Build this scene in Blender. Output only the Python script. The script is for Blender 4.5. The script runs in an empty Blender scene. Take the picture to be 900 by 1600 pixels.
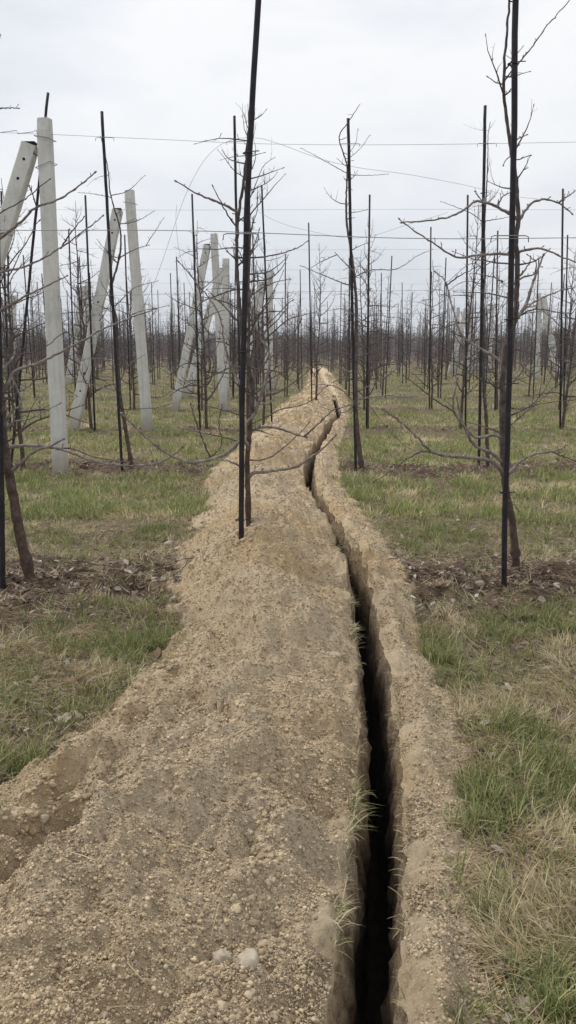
import bpy, math, random
import numpy as np
R = math.radians
rng = np.random.default_rng(7)
random.seed(7)
sc = bpy.context.scene
COL = sc.collection

# ------------------------------------------------------------------ camera
CAM_Z, PITCH, F = 1.5, R(11.53), 1250.0
cam_d = bpy.data.cameras.new('camera'); cam = bpy.data.objects.new('camera', cam_d); COL.objects.link(cam)
cam.location = (0, 0, CAM_Z); cam.rotation_euler = (math.pi/2 - PITCH, 0, 0)
cam_d.sensor_fit = 'VERTICAL'; cam_d.sensor_height = 36; cam_d.lens = 36*F/1600
cam_d.clip_start = .05; cam_d.clip_end = 3000
sc.camera = cam
CP, SP = math.cos(PITCH), math.sin(PITCH)
def ray(px, py):
    cx, cy = (px-450)/F, -(py-800)/F
    return np.array([cx, CP + cy*SP, -SP + cy*CP])
def P(px, py, Y):
    """point of the scene on the vertical plane at distance Y"""
    r = ray(px, py); t = Y/r[1]
    return np.array([r[0]*t, Y, CAM_Z + r[2]*t])
def G(px, py, z=0.0):
    """point of the scene at height z"""
    r = ray(px, py); t = (z-CAM_Z)/r[2]
    return np.array([r[0]*t, r[1]*t, z])

# ------------------------------------------------------------------ noise
def _h(ix, iy, s):
    n = (ix.astype(np.int64)*374761393 + iy.astype(np.int64)*668265263 + s*974634777) & 0xffffffff
    n = ((n ^ (n >> 13))*1274126177) & 0xffffffff
    n = (n ^ (n >> 16)) & 0xffff
    return n/65535.0
def perlin(x, y, s=0):
    x = np.asarray(x, float); y = np.asarray(y, float)
    ix = np.floor(x); iy = np.floor(y); fx = x-ix; fy = y-iy
    u = fx*fx*fx*(fx*(fx*6-15)+10); v = fy*fy*fy*(fy*(fy*6-15)+10)
    def g(dx, dy):
        a = _h(ix+dx, iy+dy, s)*2*np.pi
        return np.cos(a)*(fx-dx)+np.sin(a)*(fy-dy)
    a = g(0,0); b = g(1,0); c = g(0,1); d = g(1,1)
    return ((a+(b-a)*u)*(1-v)+(c+(d-c)*u)*v)*1.5
def fbm(x, y, o=4, s=0, gain=.5):
    r = 0; a = 1
    for i in range(o):
        r = r + a*perlin(x*2**i+13.7*i, y*2**i-7.1*i, s+i); a *= gain
    return r
def cells(x, y, s=0):
    """lumps: rounded pebble-like bumps, 0 at the gaps, 1 on the tops"""
    x = np.asarray(x, float); y = np.asarray(y, float)
    ix = np.floor(x); iy = np.floor(y); best = np.full(x.shape, 9.0)
    for dx in (-1, 0, 1):
        for dy in (-1, 0, 1):
            cx = ix+dx+_h(ix+dx, iy+dy, s); cy = iy+dy+_h(ix+dx, iy+dy, s+5)
            rr = .45+.55*_h(ix+dx, iy+dy, s+9)
            best = np.minimum(best, ((x-cx)**2+(y-cy)**2)/rr**2)
    return np.sqrt(np.clip(1-best, 0, 1))
def sstep(a, b, x):
    t = np.clip((x-a)/(b-a), 0, 1); return t*t*(3-2*t)

# ------------------------------------------------------------------ trench line and spoil outline
tp = [G(px, py, .08) for py, px in ((1600,572),(1500,578),(1400,583),(1300,592),(1200,596),(1100,590),(1000,578),(950,568),(900,558),(850,540),(800,509),(765,488),(740,482),(715,486),(690,499),(665,515),(645,530))]
TY = np.array([-12, 0.4] + [p[1] for p in tp] + [27, 38, 60, 90]); TX = np.array([-.9, -.02] + [p[0] for p in tp] + [1.5, 1.7, 2.3, 3.0])
def smooth_interp(y, Y_, X_):
    k = np.linspace(-.5, .5, 9); s = 0
    y = np.asarray(y, float)
    w = .25+.05*np.abs(y)
    for t in k: s = s+np.interp(y+t*w, Y_, X_)
    return s/len(k)
def tx(y): return smooth_interp(y, TY, TX)
def tw(y): return np.interp(y, [0, 1.4, 3, 4.5, 6, 9, 20], [.165, .165, .15, .145, .14, .135, .14])
LE = [G(px, py) for px, py in ((0,1252),(60,1175),(132,1110),(225,1045),(252,1000),(225,915),(262,850),(300,790),(318,740),(388,680),(425,640))]
LY = np.array([-12, .5, 1.6]+[p[1] for p in LE]+[30, 60]); LX = np.array([-2.2, -1.7, -1.3]+[p[0]+o_ for p, o_ in zip(LE, (.08,.10,.12,.12,.12,.16,.18,.16,.12,.1,.1))]+[.6, 1.7])
RE = [G(px, py) for px, py in ((785,1600),(750,1400),(733,1200),(702,1100),(655,1000),(632,900),(600,850),(566,800),(532,750),(528,700),(548,650))]
RY = np.array([-12, .5]+[p[1] for p in RE]+[30, 60]); RX = np.array([-.3, .35]+[p[0] for p in RE]+[2.1, 2.9])
EY = np.array([0, 1.79, 2.17, 2.4, 2.84, 3.02, 4]); EX = np.array([-1.35, -.74, -.52, -.43, -.335, -.24, -.2])
ROW0, RSP = 4.75, 4.95

def _seg(a, b, dep, run, lift): return (G(*a, .27), G(*b, .27), dep, run, lift)
SLUMPS = [_seg((20,1372), (120,1310), .13, .26, .015), _seg((105,1318), (200,1235), .16, .30, .02), _seg((190,1240), (255,1180), .14, .30, .02), _seg((222,1140), (300,1072), .11, .24, .02), _seg((90,1215), (150,1175), .06, .12, .01)]
def terrain(x, y, fine=True):
    """height and masks of the ground (trench itself is cut as geometry)"""
    x = np.asarray(x, float); y = np.asarray(y, float)
    d = np.hypot(x, y)
    c = tx(y); w = tw(y)/2; u = x-c
    le = smooth_interp(y, LY, LX) + .13*fbm(x*2.6, y*2.6, 3, 11) + .05*perlin(x*11, y*11, 12)
    re = smooth_interp(y, RY, RX) + .05*fbm(x*3, y*3, 3, 21) + .02*perlin(x*16, y*16, 22)
    # natural ground
    g = .035*fbm(x*.35, y*.35, 3, 1)*sstep(1.5, 6, d) + .012*fbm(x*3, y*3, 3, 2)
    n = np.round((y-ROW0)/RSP); sd = y-(ROW0+n*RSP+.25)+.48*perlin(x*.8, y*.0+n*3.7, 37)+.24*perlin(x*2.7, y*2.7, 38)
    strip = np.exp(-(sd/.55)**2)*(n >= 0)*np.where(n >= 2, .55, np.where(n >= 1, .85, 1.0))
    strip = np.clip(strip*1.25 + .38*fbm(x*1.5, y*1.5, 3, 31)*sstep(.05, .5, strip), 0, 1)
    g = g+.045*strip*(1+1.4*fbm(x*4, y*4, 4, 33))+.018*strip*cells(x*14, y*14, 35)
    # left spoil bank
    t = np.clip((x-le)/np.maximum(c-w-le, .05), 0, 1)                       # 0 at outer edge, 1 at the trench lip
    crest = .56+.06*np.sin(y*1.3)
    prof = np.where(t < crest, np.sin(np.clip(t/crest, 0, 1)*np.pi/2)**1.15, 1-.62*np.sin(np.clip((t-crest)/(1-crest), 0, 1)*np.pi/2)**1.6)
    H = np.interp(y, [-3, 1, 2, 3, 4, 4.75, 6, 8, 10, 14, 20, 40, 80], [.2, .27, .3, .31, .31, .32, .30, .27, .29, .28, .24, .19, .15])
    H = H*(1+.16*perlin(y*.9, 0*y+3.3, 41)+.10*perlin(y*2.1, 0*y+1.3, 42))
    lb = prof*H
    lump = .060*fbm(x*2.6, y*2.0, 3, 51)+.046*fbm(x*6, y*5, 4, 52)-.02*sstep(.25, .8, perlin(x*5.5, y*4.5, 53))-.014*np.exp(-(perlin(x*2.7+.4*perlin(x*9, y*9, 55), y*2.2, 54)/.055)**2)*sstep(-.1, .25, perlin(x*1.9, y*1.9, 56))*sstep(.02, .2, t)*(1-sstep(.72, .85, t))
    on = sstep(.0, .22, t)*(t < 1)
    # two slumped scarps in the near face
    for (pa, pb, dep, run, lift) in SLUMPS:
        ax, ay = pb[0]-pa[0], pb[1]-pa[1]; al = math.hypot(ax, ay); q = ((x-pa[0])*ax+(y-pa[1])*ay)/al**2
        lo = ((y-pa[1])*ax-(x-pa[0])*ay)/al+.03*perlin(x*8, y*8, 61)+.012*perlin(x*25, y*25, 62)      # distance out on the low side
        win = sstep(-.15, .12, q)*(1-sstep(.85, 1.15, q))
        lb = lb+win*(np.where(lo > 0, -dep*sstep(0, .03, lo)*np.clip(1-lo/run, 0, 1)**1.1, lift*np.exp(lo/.07))+dep*.40*np.exp(-((lo-run*.95)/(run*.36))**2))
    a0 = G(322, 1072, .25); a1 = G(380, 1150, .25)
    ax, ay = a1[0]-a0[0], a1[1]-a0[1]; al = math.hypot(ax, ay); s = ((x-a0[0])*ax+(y-a0[1])*ay)/al**2
    pd = ((x-a0[0])*ay-(y-a0[1])*ax)/al*-1+.02*perlin(x*14, y*14, 63)+.012*perlin(x*30, y*30, 64)
    lb = lb+sstep(-.25, .15, s)*(1-sstep(.75, 1.2, s))*np.where(pd > 0, .030*np.exp(-pd/.12), -.055*np.exp(pd/.07))*sstep(0, .010, np.abs(pd))
    for (qx, qy, r, dz) in ((130, 1182, .085, -.05), (75, 1325, .10, -.05), (240, 930, .10, .05), (262, 850, .05, .0), (430, 1235, .16, .02), (480, 985, .22, .02), (90, 1255, .12, .03)):
        q = G(qx, qy, .1); lb = lb+dz*np.exp(-(((x-q[0])/r)**2+((y-q[1])/(r*1.3))**2))*sstep(0, .15, t+.06)
    # right ridge
    tr = np.clip((re-x)/np.maximum(re-(c+w), .05), 0, 1)                    # 0 at outer edge, 1 at the lip
    HR = np.interp(y, [0, 2, 3.5, 5, 8, 20], [.075, .075, .078, .085, .09, .11])*(1+.25*perlin(y*1.7, 0*y+8, 71))
    rb = HR*(1+.45*fbm(x*5, y*4, 3, 73))*(.25*sstep(.0, .3, tr)+.65*sstep(.22, .72, tr)-.12*sstep(.75, 1.0, tr))
    onr = sstep(.3, .6, tr)
    left = (x < c)
    fade = 1-sstep(55, 75, y)
    # where the bank meets the lip, left lip height follows
    h = g+np.where(left, lb*fade, rb*fade)
    spoil = np.where(left, sstep(-.02, .05, x-le)*1.0, sstep(-.02, .04, re-x))*fade
    onm = np.where(left, on, onr)*fade
    h = h+onm*lump*np.where(left, 1, .5)
    if fine:
        near = 1-sstep(9, 20, d)
        rough = np.where(left, .75+.5*fbm(x*3, y*3, 2, 81), .9)
        cl = cells(x*26, y*26, 91)*.008*sstep(.0, .45, fbm(x*2.3, y*2.3, 2, 93)+.12) + cells(x*75, y*75, 95)*.0045 + .0030*fbm(x*60, y*60, 3, 97, .8) + .0038*(_h(np.floor(x*260), np.floor(y*230), 98)-.5)
        h = h+near*spoil*rough*cl*1.25
        h = h+near*(1-spoil)*(.006*fbm(x*22, y*22, 3, 99))
        h = h+spoil*.010*fbm(x*13, y*11, 3, 101)
    return h, spoil, strip

def tz(x, y):
    return float(terrain(np.array([float(x)]), np.array([float(y)]))[0][0])

# ------------------------------------------------------------------ materials
def mat(name):
    m = bpy.data.materials.new(name); m.use_nodes = True
    nt = m.node_tree; b = nt.nodes['Principled BSDF']; b.inputs['Roughness'].default_value = .9
    b.inputs['Specular IOR Level'].default_value = .2
    return m, nt, b
def nd(nt, t, **kw):
    n = nt.nodes.new(t)
    for k, v in kw.items():
        if k in n.inputs: n.inputs[k].default_value = v
        else: setattr(n, k, v)
    return n
def ramp(nt, src, stops):
    r = nt.nodes.new('ShaderNodeValToRGB'); e = r.color_ramp.elements
    while len(e) < len(stops): e.new(.5)
    for i, (p, c) in enumerate(stops): e[i].position = p; e[i].color = (*c, 1)
    nt.links.new(src, r.inputs[0]); return r.outputs[0]
def noise(nt, scale, detail=4, rough=.6, vec=None, obj=True):
    n = nd(nt, 'ShaderNodeTexNoise', Scale=scale, Detail=detail, Roughness=rough)
    tc = nt.nodes.new('ShaderNodeTexCoord')
    nt.links.new(vec if vec else tc.outputs['Object'], n.inputs['Vector']); return n.outputs[0]
def mix(nt, f, a, b, bt='MIX'):
    m = nt.nodes.new('ShaderNodeMix'); m.data_type = 'RGBA'; m.blend_type = bt
    for s, v in ((m.inputs[0], f), (m.inputs[6], a), (m.inputs[7], b)):
        if hasattr(v, 'is_linked') or hasattr(v, 'links'): nt.links.new(v, s)
        elif isinstance(v, tuple): s.default_value = (*v, 1)
        else: s.default_value = v
    return m.outputs[2]
def bump(nt, b, src, strength, dist):
    n = nd(nt, 'ShaderNodeBump', Strength=strength, Distance=dist)
    nt.links.new(src, n.inputs['Height']); nt.links.new(n.outputs[0], b.inputs['Normal']); return n

SOIL_A, SOIL_B, SOIL_C = (.62,.49,.325), (.48,.37,.235), (.74,.62,.45)
def soil_color(nt):
    big = noise(nt, 1.1, 4, .6); fine = noise(nt, 55, 6, .8); mid = noise(nt, 9, 4, .6)
    c = ramp(nt, big, [(.33, (.60,.505,.375)), (.5, SOIL_A), (.64, (.57,.41,.225))])
    c = mix(nt, ramp(nt, mid, [(.42, (0,0,0)), (.68, (.55,.55,.55))]), c, SOIL_B)
    c = mix(nt, ramp(nt, fine, [(.52, (0,0,0)), (.66, (.75,.75,.75))]), c, SOIL_C)
    c = mix(nt, ramp(nt, fine, [(.30, (.85,.85,.85)), (.45, (0,0,0))]), c, (.27,.20,.125))
    return c, fine
M = {}
m, nt, b = mat('sandy_soil'); c, fine = soil_color(nt); nt.links.new(c, b.inputs['Base Color']); b.inputs['Roughness'].default_value = .97
f2 = noise(nt, 160, 5, .8); mm = mix(nt, .5, fine, f2); bump(nt, b, mm, 1.0, .022); M['soil'] = m

m, nt, b = mat('field_earth'); c, fine = soil_color(nt)
at = nd(nt, 'ShaderNodeAttribute', attribute_name='cover')
sep = nt.nodes.new('ShaderNodeSeparateColor'); nt.links.new(at.outputs['Color'], sep.inputs[0])
dk = ramp(nt, noise(nt, 14, 6, .75), [(.30, (.045,.030,.022)), (.48, (.105,.070,.048)), (.62, (.17,.125,.085)), (.74, (.30,.26,.21))])
gr = ramp(nt, noise(nt, 30, 5, .7), [(.3, (.07,.055,.030)), (.48, (.16,.125,.075)), (.62, (.24,.195,.12)), (.75, (.36,.30,.20))])
c2 = mix(nt, sep.outputs[1], gr, dk); c3 = mix(nt, sep.outputs[0], c2, c); nt.links.new(c3, b.inputs['Base Color'])
bump(nt, b, noise(nt, 60, 6, .75), .9, .02); M['earth'] = m

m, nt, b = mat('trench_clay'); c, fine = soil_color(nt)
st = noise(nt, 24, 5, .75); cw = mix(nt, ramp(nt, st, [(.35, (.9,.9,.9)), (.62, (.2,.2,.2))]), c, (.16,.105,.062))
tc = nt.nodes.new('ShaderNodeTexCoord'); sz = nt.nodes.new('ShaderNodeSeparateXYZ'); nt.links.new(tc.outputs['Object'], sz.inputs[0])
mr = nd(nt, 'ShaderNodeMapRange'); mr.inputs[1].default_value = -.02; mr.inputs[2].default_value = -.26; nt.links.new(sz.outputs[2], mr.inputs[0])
cw = mix(nt, mr.outputs[0], cw, ramp(nt, st, [(.35, (.045,.030,.020)), (.65, (.09,.062,.042))]))  # darker with depth: the slit's inner shade painted into the wall colour
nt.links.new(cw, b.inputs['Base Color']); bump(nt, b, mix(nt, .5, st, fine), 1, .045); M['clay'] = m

m, nt, b = mat('blade'); at = nd(nt, 'ShaderNodeAttribute', attribute_name='tint'); nt.links.new(at.outputs['Color'], b.inputs['Base Color'])
b.inputs['Roughness'].default_value = .65; b.inputs['Specular IOR Level'].default_value = .3
tr = nt.nodes.new('ShaderNodeBsdfTranslucent'); nt.links.new(at.outputs['Color'], tr.inputs[0])
ms = nt.nodes.new('ShaderNodeMixShader'); ms.inputs[0].default_value = .25
nt.links.new(b.outputs[0], ms.inputs[1]); nt.links.new(tr.outputs[0], ms.inputs[2]); nt.links.new(ms.outputs[0], nt.nodes['Material Output'].inputs[0]); M['blade'] = m

m, nt, b = mat('crumb'); at = nd(nt, 'ShaderNodeAttribute', attribute_name='tint'); fi = noise(nt, 120, 4, .7)
nt.links.new(mix(nt, ramp(nt, fi, [(.42, (0,0,0)), (.7, (.35,.35,.35))]), at.outputs['Color'], (.30,.23,.14)), b.inputs['Base Color']); bump(nt, b, fi, .8, .006); M['crumb'] = m

m, nt, b = mat('bark_branch'); n1 = noise(nt, 28, 5, .7)
nt.links.new(ramp(nt, n1, [(.3, (.10,.08,.074)), (.5, (.21,.178,.165)), (.7, (.38,.34,.32))]), b.inputs['Base Color']); bump(nt, b, noise(nt, 90, 4), .6, .006); M['bark'] = m
m, nt, b = mat('bark_twig'); n1 = noise(nt, 20, 3, .6)
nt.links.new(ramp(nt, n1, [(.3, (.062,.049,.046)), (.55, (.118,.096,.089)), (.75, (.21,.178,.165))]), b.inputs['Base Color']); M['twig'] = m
m, nt, b = mat('far_pale_twig'); nt.links.new(ramp(nt, noise(nt, .8, 3, .6), [(.3, (.19,.155,.145)), (.7, (.32,.265,.245))]), b.inputs['Base Color']); M['fartwig'] = m  # paler twig copy for the farthest rows: distance fading put into the colour
m, nt, b = mat('bark_trunk'); n1 = noise(nt, 22, 6, .7)
tc = nt.nodes.new('ShaderNodeTexCoord'); sx = nt.nodes.new('ShaderNodeSeparateXYZ'); nt.links.new(tc.outputs['Object'], sx.inputs[0])
mr = nd(nt, 'ShaderNodeMapRange'); mr.inputs[1].default_value = .55; mr.inputs[2].default_value = .95; nt.links.new(sx.outputs[2], mr.inputs[0])
ca = ramp(nt, n1, [(.3, (.042,.028,.023)), (.5, (.090,.060,.048)), (.72, (.16,.115,.095))]); cb = ramp(nt, n1, [(.3, (.045,.036,.034)), (.5, (.095,.077,.072)), (.72, (.19,.165,.155))])
nt.links.new(mix(nt, mr.outputs[0], ca, cb), b.inputs['Base Color']); bump(nt, b, noise(nt, 70, 5), .8, .008); M['trunk'] = m

m, nt, b = mat('black_pole'); n1 = noise(nt, 15, 4)
nt.links.new(ramp(nt, n1, [(.35, (.014,.012,.015)), (.6, (.026,.023,.027)), (.8, (.05,.046,.048))]), b.inputs['Base Color']); b.inputs['Roughness'].default_value = .6; bump(nt, b, n1, .2, .003); M['pole'] = m
m, nt, b = mat('old_concrete'); n1 = noise(nt, 3.5, 7, .7); n2 = noise(nt, 45, 5, .8)
cc = ramp(nt, n1, [(.3, (.45,.45,.425)), (.5, (.57,.57,.54)), (.7, (.66,.66,.63))])
tc = nt.nodes.new('ShaderNodeTexCoord'); mp = nt.nodes.new('ShaderNodeMapping'); mp.inputs['Scale'].default_value = (14, 14, .7); nt.links.new(tc.outputs['Object'], mp.inputs[0])
stk = nd(nt, 'ShaderNodeTexNoise', Scale=1.6, Detail=5, Roughness=.6); nt.links.new(mp.outputs[0], stk.inputs['Vector'])
cc = mix(nt, ramp(nt, stk.outputs[0], [(.5, (0,0,0)), (.72, (.32,.32,.32))]), cc, (.27,.265,.23))
sz = nt.nodes.new('ShaderNodeSeparateXYZ'); nt.links.new(tc.outputs['Object'], sz.inputs[0]); mr = nd(nt, 'ShaderNodeMapRange'); mr.inputs[1].default_value = .05; mr.inputs[2].default_value = .42; mr.inputs[3].default_value = .75; mr.inputs[4].default_value = 0; nt.links.new(sz.outputs[2], mr.inputs[0])
cc = mix(nt, mr.outputs[0], cc, (.27,.235,.17))
cc = mix(nt, ramp(nt, n2, [(.3, (.55,.55,.55)), (.42, (0,0,0))]), cc, (.22,.215,.19)); nt.links.new(cc, b.inputs['Base Color']); bump(nt, b, n2, .5, .004); M['concrete'] = m
m, nt, b = mat('hole_dark'); nt.links.new(ramp(nt, noise(nt, 40), [(.3, (.012,.012,.012)), (.7, (.03,.03,.03))]), b.inputs['Base Color']); M['hole'] = m
m, nt, b = mat('steel_wire'); nt.links.new(ramp(nt, noise(nt, 9), [(.3, (.20,.20,.205)), (.7, (.32,.32,.33))]), b.inputs['Base Color']); b.inputs['Metallic'].default_value = .3; b.inputs['Roughness'].default_value = .6; M['wire'] = m
m, nt, b = mat('stone'); n1 = noise(nt, 30, 6, .7); nt.links.new(ramp(nt, n1, [(.3, (.30,.25,.18)), (.5, (.40,.345,.265)), (.72, (.50,.445,.36))]), b.inputs['Base Color']); bump(nt, b, n1, .5, .006); M['stone'] = m
m, nt, b = mat('far_wood'); nt.links.new(ramp(nt, noise(nt, .25, 4), [(.35, (.11,.105,.10)), (.65, (.20,.19,.175))]), b.inputs['Base Color']); M['wood'] = m
m, nt, b = mat('pale_leaf'); nt.links.new(ramp(nt, noise(nt, 30, 4), [(.3, (.33,.25,.19)), (.7, (.52,.45,.38))]), b.inputs['Base Color']); M['leafp'] = m
m, nt, b = mat('rust_leaf'); nt.links.new(ramp(nt, noise(nt, 30, 4), [(.3, (.22,.09,.035)), (.7, (.40,.19,.08))]), b.inputs['Base Color']); M['leafr'] = m

# ------------------------------------------------------------------ mesh helpers
def np_mesh(name, V, faces_flat, sizes, smooth=True):
    me = bpy.data.meshes.new(name); V = np.asarray(V, np.float32)
    faces_flat = np.asarray(faces_flat, np.int32).ravel(); sizes = np.asarray(sizes, np.int32)
    me.vertices.add(len(V)); me.vertices.foreach_set('co', V.ravel())
    me.loops.add(len(faces_flat)); me.loops.foreach_set('vertex_index', faces_flat)
    st = np.concatenate([[0], np.cumsum(sizes)[:-1]]).astype(np.int32)
    me.polygons.add(len(sizes)); me.polygons.foreach_set('loop_start', st); me.polygons.foreach_set('loop_total', sizes)
    me.polygons.foreach_set('use_smooth', np.full(len(sizes), smooth, bool))
    me.update(calc_edges=True); return me
def set_color(me, name, C):
    a = me.color_attributes.new(name, 'FLOAT_COLOR', 'POINT')
    C = np.asarray(C, np.float32)
    if C.shape[1] == 3: C = np.concatenate([C, np.ones((len(C), 1), np.float32)], 1)
    a.data.foreach_set('color', C.ravel())
def link(name, me, material=None, parent=None):
    o = bpy.data.objects.new(name, me); COL.objects.link(o)
    if material is not None and me is not None: me.materials.append(material)
    if parent: o.parent = parent
    return o
def tag(o, label=None, cat=None, group=None, kind=None):
    if label: o['label'] = label
    if cat: o['category'] = cat
    if group: o['group'] = group
    if kind: o['kind'] = kind
    return o
def empty(name, loc):
    o = bpy.data.objects.new(name, None); COL.objects.link(o); o.location = loc; o.empty_display_size = .1; return o
class MB:
    def __init__(s): s.V = []; s.F = []; s.n = 0
    def add(s, V, F):
        V = np.asarray(V, float); s.V.append(V); s.F += [tuple(i+s.n for i in f) for f in F]; s.n += len(V)
    def tube(s, pts, rad, sides=6, cap=True):
        pts = np.asarray(pts, float); k = len(pts); rad = np.broadcast_to(np.asarray(rad, float), (k,))
        T = np.gradient(pts, axis=0); T /= np.linalg.norm(T, axis=1)[:, None]+1e-12
        up = np.array([0, 0, 1.]) if abs(T[0][2]) < .9 else np.array([1., 0, 0])
        N = np.cross(T[0], up); N /= np.linalg.norm(N)
        a = np.arange(sides)*2*np.pi/sides; V = []
        for i in range(k):
            N = N-T[i]*np.dot(N, T[i]); N /= np.linalg.norm(N)+1e-12; B = np.cross(T[i], N)
            V.append(pts[i]+rad[i]*(np.cos(a)[:, None]*N+np.sin(a)[:, None]*B))
        F = [(i*sides+j, i*sides+(j+1) % sides, (i+1)*sides+(j+1) % sides, (i+1)*sides+j) for i in range(k-1) for j in range(sides)]
        if cap: F += [tuple(reversed(range(sides))), tuple((k-1)*sides+j for j in range(sides))]
        s.add(np.concatenate(V), F)
    def box(s, c, sz, rot=None):
        v = np.array([[x, y, z] for x in (-1, 1) for y in (-1, 1) for z in (-1, 1)])*np.array(sz)/2
        if rot is not None: v = v@np.array(rot).T
        s.add(v+np.array(c), [(0,1,3,2),(4,6,7,5),(0,4,5,1),(2,3,7,6),(0,2,6,4),(1,5,7,3)])
    def mesh(s, name, smooth=True):
        V = np.concatenate(s.V); return np_mesh(name, V, np.concatenate([np.array(f) for f in s.F]), [len(f) for f in s.F], smooth)
def resample(pts, step):
    """smooth curve through points (Catmull-Rom)"""
    p = np.asarray(pts, float)
    if len(p) < 3:
        n = max(2, int(np.linalg.norm(p[1]-p[0])/step)+1); return p[0]+(p[1]-p[0])*np.linspace(0, 1, n)[:, None]
    q = np.vstack([2*p[0]-p[1], p, 2*p[-1]-p[-2]]); out = []
    for i in range(1, len(q)-2):
        n = max(1, int(round(np.linalg.norm(q[i+1]-q[i])/step)))
        t = (np.arange(n)/n)[:, None]
        out.append(.5*((2*q[i])+(-q[i-1]+q[i+1])*t+(2*q[i-1]-5*q[i]+4*q[i+1]-q[i+2])*t**2+(-q[i-1]+3*q[i]-3*q[i+1]+q[i+2])*t**3))
    out.append(p[-1:]); return np.vstack(out)

# ------------------------------------------------------------------ ground sheet, banks and trench
def build_ground():
    fine = np.arange(.004, 1.62, .0062)
    fl = np.concatenate([fine, 1.62*1.05**np.arange(1, 110)]); fl = fl[fl < 420]
    fr = np.concatenate([np.arange(.004, .75, .0062), .75*1.035**np.arange(1, 190)]); fr = fr[fr < 420]
    ys = [-12.]
    while ys[-1] < .9: ys.append(ys[-1]+.15)
    while ys[-1] < 600: ys.append(ys[-1]*(1.0042 if ys[-1] < 12 else 1.012))
    y = np.array(ys); nl, nr = len(fl), len(fr)
    wd = np.array([0, .02, .06, .12, .2, .3, .42, .55, .68, .8, .92, 1.0])
    cols_u = np.concatenate([-fl[::-1], [0]*len(wd), [0, 0, 0], [0]*len(wd), fr])
    nc = len(cols_u); ny = len(y)
    c = tx(y)[:, None]; w = tw(y)[:, None]/2
    Y = np.repeat(y[:, None], nc, 1)
    end = 1-sstep(24, 27, y)[:, None]                                            # the trench closes into the far bank
    w = w*np.maximum(end, .02)
    wl = w+(.016*perlin(y*5, y*0, 201)+.008*perlin(y*19, y*0, 202))[:, None]*end
    wr = w+(.020*perlin(y*4, y*0+5, 203)+.010*perlin(y*17, y*0, 204))[:, None]*end
    X = np.zeros((ny, nc)); Z = np.zeros((ny, nc)); 
    iL = slice(0, nl); X[:, iL] = c-wl-fl[::-1][None, :]
    iR = slice(nc-nr, nc); X[:, iR] = c+wr+fr[None, :]
    for sl in (iL, iR):
        h, sp, st = terrain(X[:, sl], Y[:, sl]); Z[:, sl] = h
        if sl is iL: spL, stL = sp, st
        else: spR, stR = sp, st
    # crumbling lips
    k = np.exp(-fl[::-1]/.034)[None, :]; Z[:, iL] -= k*(.045+.05*fbm(Y[:, iL]*5, X[:, iL]*5, 3, 231))
    k = np.exp(-fr/.032)[None, :]; Z[:, iR] -= k*(.042+.05*fbm(Y[:, iR]*5, X[:, iR]*5, 3, 232))
    zl = Z[:, nl-1:nl]; zr = Z[:, nc-nr:nc-nr+1]
    depth = .95+.05*perlin(y*2, y*0, 207)[:, None]; zb = -depth*np.maximum(end, .0)+.0
    j = nl
    for t in wd:
        zz = zl+(zb-zl)*t; yy = y[:, None]
        r = (.020*perlin(yy*6, zz*6, 211)+.018*fbm(yy*18, zz*14, 3, 212)+.008*cells(yy*30, zz*30, 213))*min(1, t*8+.2)
        X[:, j:j+1] = c-wl+(r+.024*sstep(0, .2, t))*end; Z[:, j:j+1] = zz; j += 1
    for f in (-.4, 0, .4):
        X[:, j:j+1] = c+f*w*.6; Z[:, j:j+1] = zb-.02; j += 1
    for t in wd[::-1]:
        zz = zr+(zb-zr)*t; yy = y[:, None]
        r = (.022*perlin(yy*6, zz*6, 221)+.020*fbm(yy*18, zz*14, 3, 222)+.010*cells(yy*26, zz*26, 223))*min(1, t*8+.2)
        X[:, j:j+1] = c+wr-(r+.016*sstep(0, .2, t))*end; Z[:, j:j+1] = zz; j += 1
    V = np.stack([X, Y, Z], -1).reshape(-1, 3)
    idx = np.arange(ny*nc).reshape(ny, nc)
    Q = np.stack([idx[:-1, :-1], idx[:-1, 1:], idx[1:, 1:], idx[1:, :-1]], -1)
    spc = np.zeros((ny, nc)); spc[:, iL] = spL; spc[:, iR] = spR; spc[:, nl:nc-nr] = 1
    stc = np.zeros((ny, nc)); stc[:, iL] = stL; stc[:, iR] = stR
    cls = np.zeros((ny-1, nc-1), int)
    cls[:, :][spc[:-1, :-1] > .5] = 1
    far = (y[:-1] > 60); cls[far, :] = 0
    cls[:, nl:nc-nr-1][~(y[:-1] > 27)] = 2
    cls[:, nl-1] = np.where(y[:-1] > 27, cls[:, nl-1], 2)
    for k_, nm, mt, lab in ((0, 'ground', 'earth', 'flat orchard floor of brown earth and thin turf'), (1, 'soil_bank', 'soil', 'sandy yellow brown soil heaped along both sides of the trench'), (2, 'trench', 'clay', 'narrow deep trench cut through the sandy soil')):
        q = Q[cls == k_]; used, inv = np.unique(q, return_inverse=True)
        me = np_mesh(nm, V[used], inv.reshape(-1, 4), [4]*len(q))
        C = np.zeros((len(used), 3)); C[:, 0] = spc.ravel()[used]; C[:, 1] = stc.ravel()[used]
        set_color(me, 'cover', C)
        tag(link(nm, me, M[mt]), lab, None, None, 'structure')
build_ground()

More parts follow.
